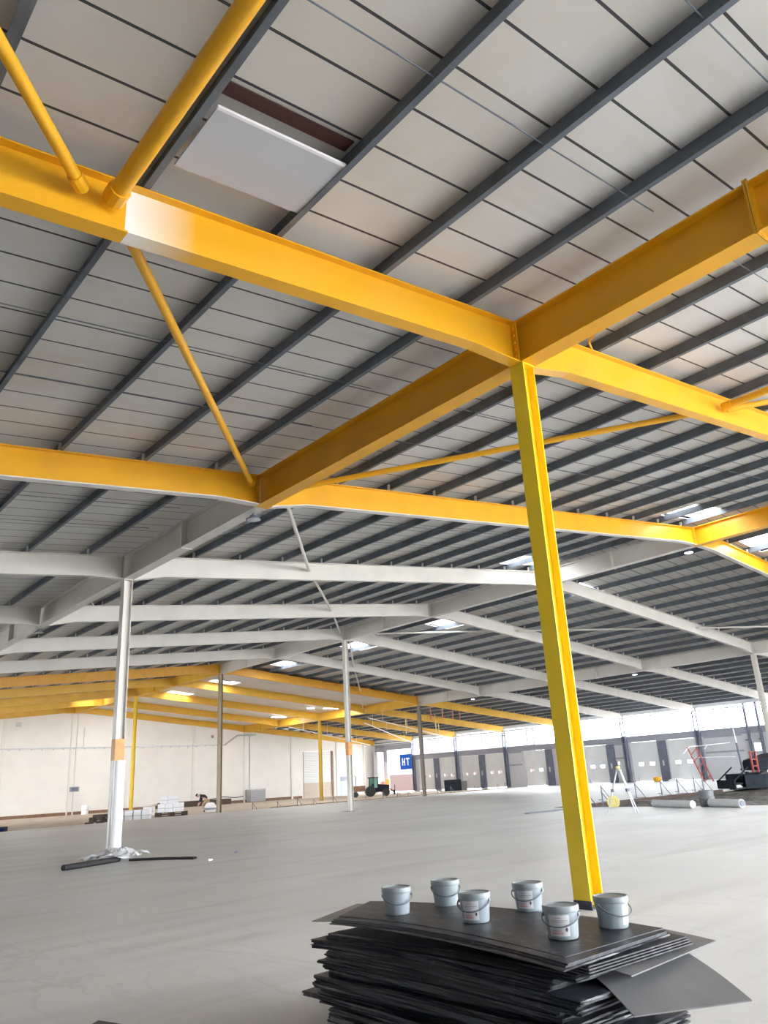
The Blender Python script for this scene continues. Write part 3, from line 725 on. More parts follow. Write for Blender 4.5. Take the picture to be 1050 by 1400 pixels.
# ------------------------------------------------------------------ things on the far floor
def pallet(loc, rot, label, w_=1.2, d_=1.0, n=1):
    t = thing('pallet', label, 'pallet', loc, rot, 'pallets')
    for j in range(3): MB().box(-w_/2, w_/2, -d_/2+j*(d_-0.12)/2, -d_/2+j*(d_-0.12)/2+0.12, 0, 0.03).build('runner', M_WOOD, t)
    for j in range(3):
        for i in range(3): MB().box(-w_/2+i*(w_-0.14)/2, -w_/2+i*(w_-0.14)/2+0.14, -d_/2+j*(d_-0.12)/2, -d_/2+j*(d_-0.12)/2+0.12, 0.03, 0.11).build('block', M_WOOD, t)
    for i in range(6): MB().box(-w_/2, w_/2, -d_/2+i*(d_-0.13)/5, -d_/2+i*(d_-0.13)/5+0.13, 0.11, 0.135).build('board', M_WOOD, t)
    return t
ra = -0.72
pallet((10.9, 43.9, GZ), ra, 'dark pallet on the floor left of the white column, bottom one', 1.5, 1.0)
pallet((11.15, 43.95, GZ+0.136), ra, 'dark pallet on the floor left of the white column, lower middle one', 1.5, 1.0)
pallet((11.0, 43.95, GZ+0.272), ra, 'dark pallet on the floor left of the white column, upper middle one', 1.2, 1.0)
pallet((11.15, 43.9, GZ+0.408), ra, 'dark pallet on the floor left of the white column, top one', 1.1, 1.0)
pallet((17.6, 48.2, GZ), ra, 'dark pallet under the white stacked blocks, lower one', 2.0, 1.2)
pallet((17.6, 48.2, GZ+0.136), ra, 'dark pallet under the white stacked blocks, upper one', 2.0, 1.2)
def whiteblock(loc, sx, sy, sz, label, group, rot=ra):
    t = thing('wrapped_block', label, 'block', loc, rot, group)
    MB().box(-sx/2, sx/2, -sy/2, sy/2, 0, sz).build('block', M_PLAS, t, bevel=0.02)
    MB().box(-sx/2-0.003, sx/2+0.003, -sy/2-0.003, sy/2+0.003, sz*0.45, sz*0.52).build('strap', M_GAL, t)
c_, s_ = math.cos(ra), math.sin(ra)
def onp(dx, dy=0): return (17.6+dx*c_-dy*s_, 48.2+dx*s_+dy*c_)
z = GZ+0.272
for i, (dx, sz, zz, lb) in enumerate(((-0.6, .55, 0, 'lower left'), (-0.05, .55, 0, 'lower middle'), (0.5, .6, 0, 'lower right'), (-0.45, .5, .55, 'upper left'), (0.1, .55, .55, 'upper middle'), (0.42, .0, 0, ''))):
    if lb: x, y = onp(dx); whiteblock((x, y, z+zz), 0.52, 0.9, sz, 'white wrapped block on the pallet, %s of the pile' % lb, 'white blocks on the pallet')
for i, (x, y) in enumerate(((12.6, 44.9), (13.0, 44.5), (13.4, 44.1), (13.8, 43.75), (12.2, 45.3))):
    whiteblock((x, y, GZ), 0.46, 0.5, 0.66, 'white wrapped block in the row right of the white column, %s from the left' % ORD[[1, 2, 3, 4, 0][i]], 'white blocks in a row')
whiteblock((18.3, 53.5, GZ), 0.75, 0.6, 0.62, 'white speckled box standing alone behind the row of white blocks', None)
whiteblock((20.0, 71.5, GZ), 0.5, 0.5, 0.8, 'small white box at the foot of the back wall at left', None)
o = MB().box(16.6, 17.3, 54.0, 54.4, GZ, GZ+0.35).build('brown_box', M_REDP); tag(o, 'small brownish box behind the row of white blocks', 'box')
t = thing('tool_case', 'small dark case on the floor at the left edge', 'case', (4.9, 42.9, GZ), ra)
MB().box(-0.35, 0.35, -0.2, 0.2, 0, 0.3).build('case', M_MACH, t, bevel=0.03); MB().box(0.05, 0.3, -0.21, -0.2, 0.05, 0.2).build('front_plate', M_BLUE, t)
t = thing('skip_box', 'dark grey open box before the dock doors', 'box', (54.3, 57.0, GZ), ra)
MB().box(-0.9, 0.9, -0.6, 0.6, 0, 1.15).build('body', M_MACH, t); MB().box(0.2, 1.5, -0.4, 0.5, 0, 0.95).build('side_box', mat('mid_grey_box', (0.16, 0.15, 0.15), 0.7), t)

# formwork brackets along pour edges
proto = None
def bracket(x, y, z, rot, label, group, sc=1.0):
    global proto
    if proto is None:
        t = thing('formwork_bracket', label, 'bracket', (x, y, z), rot, group)
        MB().box(-0.02, 0.02, -0.02, 0.02, 0, 0.62).build('upright', M_DKS, t)
        MB().tube([(0, 0.0, 0.58), (0.38, 0, 0.02)], 0.016, 6).build('stay', M_DKS, t)
        MB().box(-0.12, 0.42, -0.03, 0.03, 0, 0.02).build('foot', M_DKS, t)
        MB().box(-0.16, -0.02, -0.025, 0.025, 0.07, 0.10).build('arm', M_DKS, t)
        proto = t
    else:
        t = copy_tree(proto); t.location = (x, y, z); t.rotation_euler = (0, 0, rot); t['label'] = label; t['group'] = group
    t.scale = (sc, sc, sc)
for i, (x, y) in enumerate(((20.7, 15.0), (22.0, 15.2), (24.2, 16.75), (27.0, 16.75), (29.4, 16.8), (31.0, 16.8), (32.6, 16.75), (33.5, 16.75))):
    bracket(x, y, -0.17 if y < 16.4 else 0.0, -0.75, 'dark formwork bracket along the right pour edge, %s from the yellow column' % ORD[i], 'brackets on the right pour edge', 1.15)
for i in range(18):
    f = i/17
    x = 22.5 + (54-22.5)*f + random.uniform(-0.4, 0.4); ye = 44.3 + (x-22.5)*0.13
    bracket(x, ye+0.7, GZ, -0.75, 'dark formwork bracket along the far slab edge, %s from the tan column' % ORD[i], 'brackets on the far slab edge', random.uniform(0.85, 1.1))
for i in range(7):
    x = XE-1.0; y = 30+i*2.6
    bracket(x, y, 0.0, 0.4, 'small dark bracket at the foot of the dock doors, %s from the machine' % ORD[i], 'brackets at the dock doors', 0.7)
t = thing('form_board', 'long dark form board lying along the far slab edge', 'board', (40, 47.6, GZ), 0.13)
MB().box(-16, 15.5, 0.1, 0.16, 0, 0.13).build('board', M_BRN, t)

t = thing('form_board', 'dark form board along the pour edge behind the pipes and tripod', 'board', (PX+0.1, PY-0.04, -0.2))
MB().box(0, 14.6, -0.06, 0, 0, 0.21).build('board', M_WOOD, t)
# right: tripod level, coil, pipes, container
t = thing('survey_tripod', 'survey instrument on a pale three-legged tripod standing on the floor', 'tripod', (16.1, 10.2, 0))
feet = [(-0.62, 0.02), (0.22, -0.42), (0.42, 0.36)]
feet = [(-0.44, 0.38), (0.38, -0.30), (0.02, -0.02-0.42)]
for fx, fy in feet:
    lg = MB().tube([(fx*0.12, fy*0.12, 1.40), (fx*0.55, fy*0.55, 0.72), (fx, fy, 0.0)], [0.03, 0.026, 0.02], 8).build('leg', M_GAL, t)
    p = (fx*0.52, fy*0.52, 0.76)
    MB().box(p[0]-0.04, p[0]+0.04, p[1]-0.04, p[1]+0.04, p[2]-0.05, p[2]+0.05).build('clamp', M_DKS, lg)
MB().lathe([(0.10, 1.38), (0.11, 1.43), (0.05, 1.45)], 16).build('head', M_GAL, t)
MB().lathe([(0.06, 1.45), (0.075, 1.48), (0.075, 1.54), (0.04, 1.56)], 16).build('tribrach', M_YPL, t)
ins = MB().box(-0.09, 0.09, -0.07, 0.07, 1.56, 1.72).build('instrument', M_DKS, t, bevel=0.02)
MB().box(-0.05, 0.05, -0.075, -0.07, 1.59, 1.69).build('eyepiece_plate', M_YPL, ins)
t = thing('hose_coil', 'pale yellow coiled hose lying at the edge of the dirt', 'hose', (20.9, 13.9, -0.12), 2.18); t.scale = (0.72, 0.72, 0.72)
ring = lambda r, a: [(r*math.cos(q), a, 0.36+r*math.sin(q)) for q in (2*PI*i/20 for i in range(21))]
mb = MB()
for a in (-0.16, -0.05, 0.06, 0.16):
    for r in (0.30, 0.20): mb.tube(ring(r, a), 0.055, 8, cap=False)
mb.build('coil', M_YPL, t, smooth=True)
MB().tube([(0, -0.2, 0.36), (0, 0.2, 0.36)], 0.14, 14).build('core', M_YPL, t)
mbp = MB().tube([(0, 0, 0.13), (-1.05, -2.2, 0.13)], 0.13, 16)
t = thing('plastic_pipe', 'grey plastic pipe lying on the floor, left one beside the container', 'pipe', (19.75, 11.3, 0), 0, 'pipes on the floor'); mbp.build('pipe', M_PIPE, t, smooth=True)
t = thing('plastic_pipe', 'grey plastic pipe lying on the floor, right one beside the container', 'pipe', (19.3, 8.75, 0), 0, 'pipes on the floor')
MB().tube([(0, 0, 0.14), (-0.62, -1.45, 0.14)], 0.14, 16, cap=True).build('pipe', M_PIPE, t, smooth=True)
MB().tube([(-0.62, -1.45, 0.14), (-0.634, -1.483, 0.14)], 0.10, 16).build('dark_bore', M_DKS, t)
t = thing('drum', 'dark grey open drum with a white label lying between two pipes', 'drum', (19.55, 9.0, 0), 0.86)
MB().lathe([(0.0, 0.0), (0.24, 0.0), (0.26, 0.03), (0.25, 0.26), (0.27, 0.28), (0.27, 0.33), (0.25, 0.35), (0.26, 0.54), (0.24, 0.56), (0.22, 0.50), (0.0, 0.48)], 24).build('body', mat('dark_drum', (0.13, 0.14, 0.15), 0.5), t, smooth=True)
mb = MB()
for i in range(6):
    a0 = -PI/2-0.75+i*0.17+0.0
    mb.add([(0.268*math.cos(a), 0.268*math.sin(a), z_) for a, z_ in ((a0, .06), (a0+.17, .06), (a0+.17, .25), (a0, .25))], [(0, 1, 2, 3)])
mb.build('label', M_LET, t)
o = MB().box(16.2, 18.6, 14.45, 14.75, 0.0, 0.03).build('floor_strip', M_DKS); tag(o, 'dark thin board lying on the floor left of the yellow column', 'board'); o.rotation_euler = (0, 0, 0)
o = MB().tube([(19.3, 10.0, -0.06), (19.9, 10.9, -0.02), (20.3, 11.8, -0.04)], 0.06, 8).build('curled_hose', M_DKS); tag(o, 'short dark hose at the dirt edge behind the tripod', 'hose')

# laser screed machine at the right edge
t = thing('screed_machine', 'dark construction machine with red frame and bright lamp at the right edge', 'machine', (38.2, 15.0, -0.1), YAW*-1+0.1)
MB().box(-2.4, 3.0, -0.9, 0.9, 0.35, 0.85).build('chassis', M_MACH, t, bevel=0.05)
mb = MB(); mb.prism([(-1.5, -0.8, 1.0), (3.0, -0.8, 1.0), (3.0, -0.8, 2.1), (0.0, -0.8, 1.85), (-1.2, -0.8, 1.55)], (0, 1.6, 0)); mb.build('engine_cover', M_MACH, t, bevel=0.04)
MB().box(-2.35, 2.9, -1.17, -1.11, 0.06, 0.80).build('side_skirt', M_MACH, t, bevel=0.03)
MB().box(-0.8, 2.6, -0.85, 0.85, 0.86, 0.98).build('deck_rail', M_GAL, t)
for sy in (-0.75, 0.75):
    for sx in (-1.1, 1.9):
        MB().lathe([(0.0, -0.16), (0.42, -0.16), (0.46, -0.1), (0.46, 0.1), (0.42, 0.16), (0.0, 0.16)], 24, (sx, sy*1.25, 0.47), axis='y').build('wheel', M_BLK, t, smooth=True)
mb = MB()
for x in (-1.65, -1.35):
    for y in (-0.95, -0.85): mb.box(x, x+0.05, y-0.025, y+0.025, 0.9, 2.0)
for z_ in (1.2, 1.55, 1.95):
    mb.box(-1.65, -1.30, -0.95, -0.85, z_, z_+0.05)
mb.build('red_frame', M_RED, t)
lp = MB().box(-1.3, -0.9, -0.94, -0.88, 2.0, 2.45).build('lamp_head', M_GAL, t); MB().box(-1.27, -0.93, -0.965, -0.945, 2.02, 2.42).build('lamp_lens', M_LAMPC, lp)
for x, h_ in ((-2.0, 3.3), (1.2, 3.2)):
    mst = MB().tube([(x, -0.5, 0.85), (x-0.08, -0.5, h_-0.8)], 0.06, 8).build('mast', M_DKS, t); MB().tube([(x-0.08, -0.5, h_-0.8), (x-0.12, -0.5, h_)], 0.035, 8).build('mast_tip', M_PLAS, mst)
mb = MB(); mb.box(-2.85, -2.42, -1.0, 1.0, 0.3, 0.40); mb.box(-2.9, -2.82, -1.0, 1.0, 0.05, 0.55); mb.tube([(-2.85, -0.9, 0.5), (-1.9, -0.9, 1.2)], 0.04, 6); mb.tube([(-2.85, 0.9, 0.5), (-1.9, 0.9, 1.2)], 0.04, 6); mb.build('screed_head', M_MACH, t)
t = thing('lattice_mast', 'red lattice mast leaning beside the dock wall left of the machine', 'mast', (50.6, 26.0, 0.0), -0.7)
mb = MB()
for s in (-0.35, 0.35): mb.tube([(s+0.35, 0, 0), (s-0.55, 0, 2.6)], 0.05, 6)
for i in range(5): mb.tube([(0.35-0.35-i*0.17+0.0, 0, i*0.5), (0.35+0.35-(i+1)*0.17, 0, (i+1)*0.5)], 0.035, 6)
mb.build('lattice', M_RED, t)
mb = MB(); mb.tube([(-1.3, 0, 2.1), (-0.75, 0, 2.6)], 0.05, 6); mb.tube([(-0.75, 0, 2.6), (2.5, 0, 2.75)], 0.03, 6); mb.tube([(0.4, 0, 2.35), (0.7, 0, 2.7)], 0.04, 6); mb.tube([(-0.4, 0, 1.8), (2.7, 0, 1.7)], 0.02, 6); mb.build('boom', M_PLAS, t)
t = thing('floor_marker', 'small yellow coil on the floor at the foot of the dock doors', 'coil', (XE-1.3, 33.2, 0)); MB().lathe([(0.1, 0), (0.3, 0.02), (0.34, 0.2), (0.3, 0.4), (0.1, 0.42)], 16).build('coil', M_YEL, t)
t = thing('plastic_bags', 'low heap of white plastic at the foot of the dock doors', 'bag', (XE-1.3, 31.4, 0)); MB().lathe([(0.7, 0), (0.65, 0.1), (0.4, 0.2), (0.0, 0.26)], 14).build('heap', M_PLAS, t)

# tractor by the back wall
t = thing('tractor', 'dark tractor with a green tinted cab and brown trailer by the far slab edge', 'tractor', (44.4, 58.2, GZ), -0.72); t.scale = (0.64, 0.64, 0.64)
MB().box(-0.9, 2.0, -0.45, 0.45, 0.65, 1.15).build('chassis', M_MACH, t, bevel=0.04)
mb = MB(); mb.prism([(0.5, -0.45, 1.15), (2.3, -0.45, 1.1), (2.35, -0.45, 1.65), (0.5, -0.45, 1.85)], (0, 0.9, 0)); mb.build('bonnet', M_MACH, t, bevel=0.06)
cab = MB()
for x in (-0.9, 0.5):
    for y in (-0.7, 0.7): cab.tube([(x, y, 1.1), (x+0.08*(1 if x < 0 else -1), y*0.9, 2.75)], 0.05, 6)
cab.box(-0.98, 0.62, -0.76, 0.76, 1.05, 1.3); cab = cab.build('cab', M_MACH, t)
MB().box(-1.1, 0.75, -0.8, 0.8, 2.75, 2.9).build('roof', M_MACH, cab, bevel=0.04)
mb = MB(); mb.box(-0.85, 0.48, -0.69, -0.68, 1.3, 2.74); mb.box(-0.85, 0.48, 0.68, 0.69, 1.3, 2.74); mb.box(0.46, 0.47, -0.66, 0.66, 1.3, 2.74); mb.box(-0.87, -0.86, -0.66, 0.66, 1.3, 2.74); mb.build('cab_glass', M_CABG, cab)
MB().box(-0.5, -0.1, -0.25, 0.25, 1.3, 1.9).build('seat', M_BLK, cab)
for x, r in ((-0.7, 0.8), (1.75, 0.6)):
    for y in (-0.85, 0.85):
        wl = MB().lathe([(0.2, -0.22), (r-0.12, -0.24), (r, -0.15), (r, 0.15), (r-0.12, 0.24), (0.2, 0.22)], 24, (x, y, r), axis='y').build('wheel', M_BLK, t, smooth=True)
        MB().lathe([(0.0, -0.2), (r*0.5, -0.2), (r*0.5, 0.2), (0.0, 0.2)], 18, (x, y, r), axis='y').build('rim', M_HDR, wl)
mb = MB(); mb.tube([(1.6, -0.5, 1.3), (2.6, -0.5, 0.9), (3.0, -0.5, 0.5)], 0.07, 6); mb.tube([(1.6, 0.5, 1.3), (2.6, 0.5, 0.9), (3.0, 0.5, 0.5)], 0.07, 6); mb.box(2.9, 3.2, -0.8, 0.8, 0.15, 0.85); mb.box(3.1, 3.2, -0.1, 0.1, 0.8, 1.6); mb.build('front_loader', M_MACH, t)
MB().tube([(1.3, -0.35, 1.75), (1.3, -0.35, 2.3)], 0.05, 8).build('exhaust', M_MACH, t)
mb = MB(); mb.box(-4.2, -1.55, -0.8, 0.8, 0.85, 1.7); mb.box(-1.7, -0.9, -0.08, 0.08, 0.6, 0.75); mb.build('trailer_body', M_BRN, t, bevel=0.05)
for y in (-0.75, 0.75): MB().lathe([(0.0, -0.15), (0.4, -0.15), (0.42, 0.15), (0.0, 0.15)], 20, (-3.1, y, 0.42), axis='y').build('wheel', M_BLK, t, smooth=True)

# person: bent over, working low near the tan column
def skinned(name, joints, edges, radii, m, parent, lv=2, root=0):
    me = bpy.data.meshes.new(name); me.from_pydata(joints, edges, []); me.materials.append(m)
    o = bpy.data.objects.new(name, me); S.collection.objects.link(o)
    if parent: o.parent = parent
    md = o.modifiers.new('skin', 'SKIN')
    if not me.skin_vertices: me.attributes.new('skin', 'FLOAT', 'POINT')
    for v, r in zip(me.skin_vertices[0].data, radii): v.radius = r if isinstance(r, tuple) else (r, r)
    me.skin_vertices[0].data[root].use_root = True
    sb = o.modifiers.new('sub', 'SUBSURF'); sb.levels = lv; sb.render_levels = lv
    for p in me.polygons: p.use_smooth = True
    return o
P0 = (22.0, 51.6, GZ)
t = thing('person', 'person in a black jacket bending low beside the tan column', 'person', P0, -0.72+PI); t.scale = (1.12, 1.12, 1.12)
# local +x is the way the person faces (image left)
J = [(-0.10, 0, 0.78), (0.08, 0, 0.98), (0.28, 0, 1.12), (0.38, 0, 1.14), (0.47, 0, 1.10)]
R = [(.15, .12), (.16, .13), (.17, .13), (.065, .065), (.06, .06)]
Ed = [(0, 1), (1, 2), (2, 3), (3, 4)]
def chain(start, pts, rs):
    p = start
    for q, r in zip(pts, rs): J.append(q); R.append((r, r)); Ed.append((p, len(J)-1)); p = len(J)-1
    return p
for s in (-1, 1):
    chain(0, [(-0.10, s*.11, .72), (0.16, s*.15, .44), (-0.10, s*.15, .08), (0.10, s*.16, .04)], [.10, .075, .05, .04])
    hnd = chain(2, [(0.26, s*.19, 1.08), (0.30, s*.22, .80), (0.42, s*.15, .58), (0.46, s*.13, .50)], [.065, .048, .035, .034])
    for fy, ln in ((-0.03, .075), (-0.01, .085), (0.01, .08), (0.03, .065)):
        chain(hnd, [(0.48, s*.13+fy, .47), (0.50, s*.13+fy, .47-ln*.5), (0.49, s*.13+fy, .47-ln)], [.010, .009, .008])
    chain(hnd, [(0.45, s*(.13-.05), .49), (0.47, s*(.13-.06), .45)], [.011, .009])
body = skinned('body', J, Ed, R, M_SKIN, t)
hd = MB(); hd.lathe([(0.0, -0.125), (0.05, -0.115), (0.075, -0.06), (0.088, 0.0), (0.09, 0.05), (0.07, 0.10), (0.0, 0.125)], 20)
Mh = Matrix.Translation((0.56, 0, 1.07)) @ Matrix.Rotation(1.0, 4, 'Y')
hd.v = [tuple(Mh @ Vector(v)) for v in hd.v]
hd.tube([Mh @ Vector((0.085, 0, 0.02)), Mh @ Vector((0.105, 0, -0.02)), Mh @ Vector((0.088, 0, -0.03))], [.008, .016, .012], 8)
for s in (-1, 1): hd.tube([Mh @ Vector((0, s*0.085, 0.02)), Mh @ Vector((-0.01, s*0.1, 0.0)), Mh @ Vector((0, s*0.085, -0.03))], [.012, .018, .01], 8)
head = hd.build('head', M_SKIN, body, smooth=True)
hr = MB(); hr.lathe([(0.099, 0.02), (0.1, 0.06), (0.08, 0.115), (0.0, 0.14)], 20); hr.v = [tuple(Mh @ Vector((v[0]-0.012, v[1], v[2]))) for v in hr.v]; hr.build('hair', M_JACK, head, smooth=True)
JJ = [(-0.12, 0, 0.80), (0.08, 0, 1.0), (0.29, 0, 1.13)]; RR = [(.175, .14), (.185, .15), (.18, .14)]; EE = [(0, 1), (1, 2)]
for s in (-1, 1):
    n0 = len(JJ); JJ += [(0.26, s*.2, 1.09), (0.30, s*.225, .80), (0.40, s*.165, .62)]; RR += [(.08, .08), (.062, .062), (.05, .05)]; EE += [(2, n0), (n0, n0+1), (n0+1, n0+2)]
skinned('jacket', JJ, EE, RR, M_JACK, t)
JJ = [(-0.11, 0, 0.77)]; RR = [(.165, .13)]; EE = []
for s in (-1, 1):
    n0 = len(JJ); JJ += [(-0.10, s*.115, .71), (0.17, s*.15, .44), (-0.09, s*.15, .10)]; RR += [(.115, .115), (.09, .09), (.065, .065)]; EE += [(0, n0), (n0, n0+1), (n0+1, n0+2)]
skinned('trousers', JJ, EE, RR, M_TROU, t)
for s in (-1, 1): MB().lathe([(0.0, 0.0), (0.07, 0.0), (0.065, 0.09), (0.045, 0.12), (0.0, 0.13)], 14, (0.0, s*.155, 0)).build('boot', M_BLK, t)
t = thing('rubble_sack', 'white and dark sack on the ground beside the bending person', 'sack', (21.9, 50.6, GZ))
MB().lathe([(0.0, 0.0), (0.36, 0.0), (0.46, 0.2), (0.44, 0.42), (0.3, 0.62), (0.12, 0.68), (0.0, 0.66)], 20).build('sack', M_PLAS, t, smooth=True)
MB().lathe([(0.472, 0.16), (0.475, 0.22), (0.46, 0.30)], 20).build('dark_band', M_HDR, t)

# ------------------------------------------------------------------ foot of the white column: black tube, draped plastic, scraps
t = thing('black_tube', 'black plastic tube lying on the floor left of the white column foot', 'tube', (-1.75, 13.1, 0))
mb = MB(); mb.tube([(0, 0, 0.065), (1.6, 0.75, 0.065)], 0.065, 14); mb.build('tube', M_BLK, t, smooth=True)
t = thing('black_strip', 'flattened black strip lying right of the white column foot', 'strip', (0.05, 13.15, 0))
mb = MB()
pts = [(0.0, 0.55), (0.25, 0.25), (0.5, -0.1), (0.75, -0.55), (0.95, -1.0)]
for a, b in zip(pts, pts[1:]):
    mb.tube([(a[0], a[1], 0.03), (b[0], b[1], 0.03)], 0.03, 8); mb.tube([(a[0]+0.16, a[1]+0.1, 0.025), (b[0]+0.12, b[1]+0.1, 0.025)], 0.025, 8)
mb.build('strip', M_BLK, t)
mb = MB(); nr, na = 9, 40
rng = random.Random(3)
for i in range(nr+1):
    f = i/nr
    for j in range(na):
        a = 2*PI*j/na
        rad = 0.19 + f*(0.50+0.16*math.sin(3*a+0.5)+0.07*math.sin(7*a))
        zz = 0.24*(1-f)**1.6 + 0.11*f*abs(math.sin(3.5*a+2*f*3))+0.05*abs(math.sin(9*a+f*5)) + 0.02
        mb.v.append((0.05+rad*math.cos(a)*1.1, 2*B-0.15+rad*math.sin(a)*1.0, zz))
for i in range(nr):
    for j in range(na):
        mb.f.append((i*na+j, i*na+(j+1) % na, (i+1)*na+(j+1) % na, (i+1)*na+j)); mb.mi.append(0)
o = mb.build('plastic_sheet', M_PLAS, smooth=True); tag(o, 'crumpled white plastic sheet gathered round the foot of the white column', 'plastic sheet')
sd = o.modifiers.new('solid', 'SOLIDIFY'); sd.thickness = 0.004
for i, (x, y, lb) in enumerate(((1.0, 11.4, 'tiny pale scrap on the floor right of the white column'), (2.4, 12.6, 'tiny dark scrap on the floor right of the white column'))):
    o = MB().box(x, x+0.1, y, y+0.07, 0, 0.03).build('scrap', M_PLAS if i == 0 else M_DKS); tag(o, lb, 'scrap')

# ------------------------------------------------------------------ stack of boards with buckets
YC = -2.4
def dome(y): return -0.028*((y-YC)/1.0)**2
def sheet_quad(corners, th, m, label, group=None, bow=0.0, n=10, name='protection_board', edge_noise=0.0):
    """corners FL, FR, BR, BL in world coordinates: top face; a bowed grid with thickness"""
    c = [Vector(q) for q in corners]; cx = sum(c, Vector())/4; mb = MB()
    for lay in (0, 1):
        for j in range(n+1):
            for i in range(n+1):
                u, v = i/n, j/n
                p = (c[0]*(1-u)+c[1]*u)*(1-v) + (c[3]*(1-u)+c[2]*u)*v
                p = p + Vector((0, 0, bow*(1-(2*u-1)**2) - lay*th)) - cx
                if edge_noise and (i in (0, n) or j in (0, n)): p += Vector((rng.uniform(-1, 1), rng.uniform(-1, 1), 0))*edge_noise
                mb.v.append(tuple(p))
    K = (n+1)**2
    for j in range(n):
        for i in range(n):
            a = j*(n+1)+i
            mb.f += [(a, a+1, a+n+2, a+n+1), (K+a, K+a+n+1, K+a+n+2, K+a+1)]; mb.mi += [0, 0]
    ed = [j*(n+1) for j in range(n)]
    for i in range(n):
        for a, b in ((i, i+1), (n*(n+1)+i+1, n*(n+1)+i), ((i+1)*(n+1), i*(n+1)), (i*(n+1)+n, (i+1)*(n+1)+n)):
            mb.f.append((a, K+a, K+b, b)); mb.mi.append(0)
    o = mb.build(name, m); o.location = cx
    return tag(o, label, 'board', group)
# generic layers: same bow, scaled with height so they nest
NS = 52; ZT = 0.60
rs = random.Random(11)
ox = oy = rot = 0; left = 0
ext = [0.0]*NS
layer_notes = {}
for i in range(NS):
    f = (i+0.5)/NS
    if left <= 0:
        left = rs.randint(3, 8); ox = rs.uniform(-0.07, 0.09); oy = rs.uniform(-0.09, 0.09); rot = rs.uniform(-0.03, 0.03)
    left -= 1
    x0 = -4.88+ox+rs.uniform(-0.012, 0.012); yL = -1.36+oy+rs.uniform(-0.02, 0.02); yR = -3.46+oy+rs.uniform(-0.025, 0.025)
    w_ = 0.93
    if 0.28 < f < 0.40: yL += 0.16; x0 -= 0.05*(1-abs(f-0.34)/0.06)       # layers that stick out on the left
    if f < 0.06: yL += 0.05; x0 += 0.02
    if 0.62 < f < 0.70: yL -= 0.10
    zt = 0.006+ZT*(i+1)/NS
    g = lambda y: zt + dome(y)*zt/0.7*0.9
    FL = (x0+rot*1.0, yL); FR = (x0-rot*1.0, yR); BR = (x0+w_-rot*1.0, yR-rot*0.5); BL = (x0+w_+rot*1.0, yL-rot*0.5)
    zL, zR = g(yL), g(yR)
    bow = (zt - (zL+zR)/2)
    third = 'lower' if f < 0.33 else ('middle' if f < 0.66 else 'upper')
    if f >= 0.28 and f < 0.40: lb = 'dark board in the layer that juts out left halfway down the stack'; gp = 'boards jutting out left of the stack'
    else: lb = 'thin dark board lying in the %s part of the tall stack' % third; gp = 'boards in the %s part of the stack' % third
    sheet_quad([FL+(zL,), FR+(zR,), BR+(zR,), BL+(zL,)], ZT/NS*0.93, M_SHEET, lb, gp, bow=bow, n=8, edge_noise=0.009)
# distinct boards on top
sheet_quad([(-4.70, -3.36, .405), (-4.06, -4.03, .400), (-3.60, -3.44, .520), (-4.40, -3.0, .545)][::1], 0.007, M_SHEETG, 'large board hanging out of the stack at right, lowest and nearest its corner', None, bow=0.0) if False else None
sheet_quad([(-4.50, -3.26, .560), (-4.71, -3.74, .420), (-4.06, -4.02, .405), (-3.78, -3.42, .560)], 0.007, M_SHEETG, 'large loose board sagging out of the stack at its right front corner', None, bow=0.02, n=12)
sheet_quad([(-4.54, -2.4, .628), (-4.57, -3.66, .560), (-3.56, -3.59, .560), (-3.62, -2.4, .628)], 0.007, M_SHEETG, 'grey board with a pointed corner jutting out right above the sagging one', None, bow=0.02, n=12)
for j in range(4):
    d = j*0.012; e = j*0.012
    sheet_quad([(-4.74+e, -1.9, .652+d*0.35), (-4.80+e*0.8, -3.57+e*0.6, .588+d), (-3.84-e*0.7, -3.60+e*0.5, .592+d), (-3.85-e, -1.9, .655+d*0.35)], 0.007, M_SHEET,
               'dark board in the bundle sliding out right below the top boards, %s from bottom' % ORD[j], 'sliding bundle of boards', bow=0.016, n=12)
sheet_quad([(-4.88, -1.22, .652), (-4.60, -1.9, .672), (-4.10, -1.55, .672), (-4.20, -0.88, .652)], 0.006, mat('pale_grey_board', (0.24, 0.235, 0.23), 0.55), 'pale grey board poking out at the back left corner of the stack', None, bow=0.0, n=8)
sheet_quad([(-4.87, -1.42, .652), (-5.0, -3.57, .648), (-3.97, -3.54, .652), (-4.13, -1.06, .650)], 0.008, M_SHEET, 'dark board directly under the topmost board, wider at the front', None, bow=0.036, n=14, edge_noise=0.003)
for j in range(2):
    sheet_quad([(-4.84+j*.02, -1.40, .660+j*.008), (-4.96+j*.02, -3.55, .656+j*.008), (-3.98, -3.53, .660+j*.008), (-4.15, -1.04, .658+j*.008)], 0.007, M_SHEET, 'dark board in the thin bundle under the topmost board, %s one' % ['lower', 'upper'][j], 'boards under the topmost board', bow=0.036, n=14)
TOP = [(-4.74, -1.36, .676), (-4.86, -3.47, .672), (-3.95, -3.49, .676), (-4.16, -1.00, .674)]
sheet_quad(TOP, 0.008, M_SHEET, 'topmost scuffed dark board carrying the six grey buckets', None, bow=0.034, n=16)
def topz(x, y):
    u = min(1, max(0, (y-(-1.2))/(-3.48+1.2))); return 0.6745 + 0.034*(1-(2*u-1)**2)

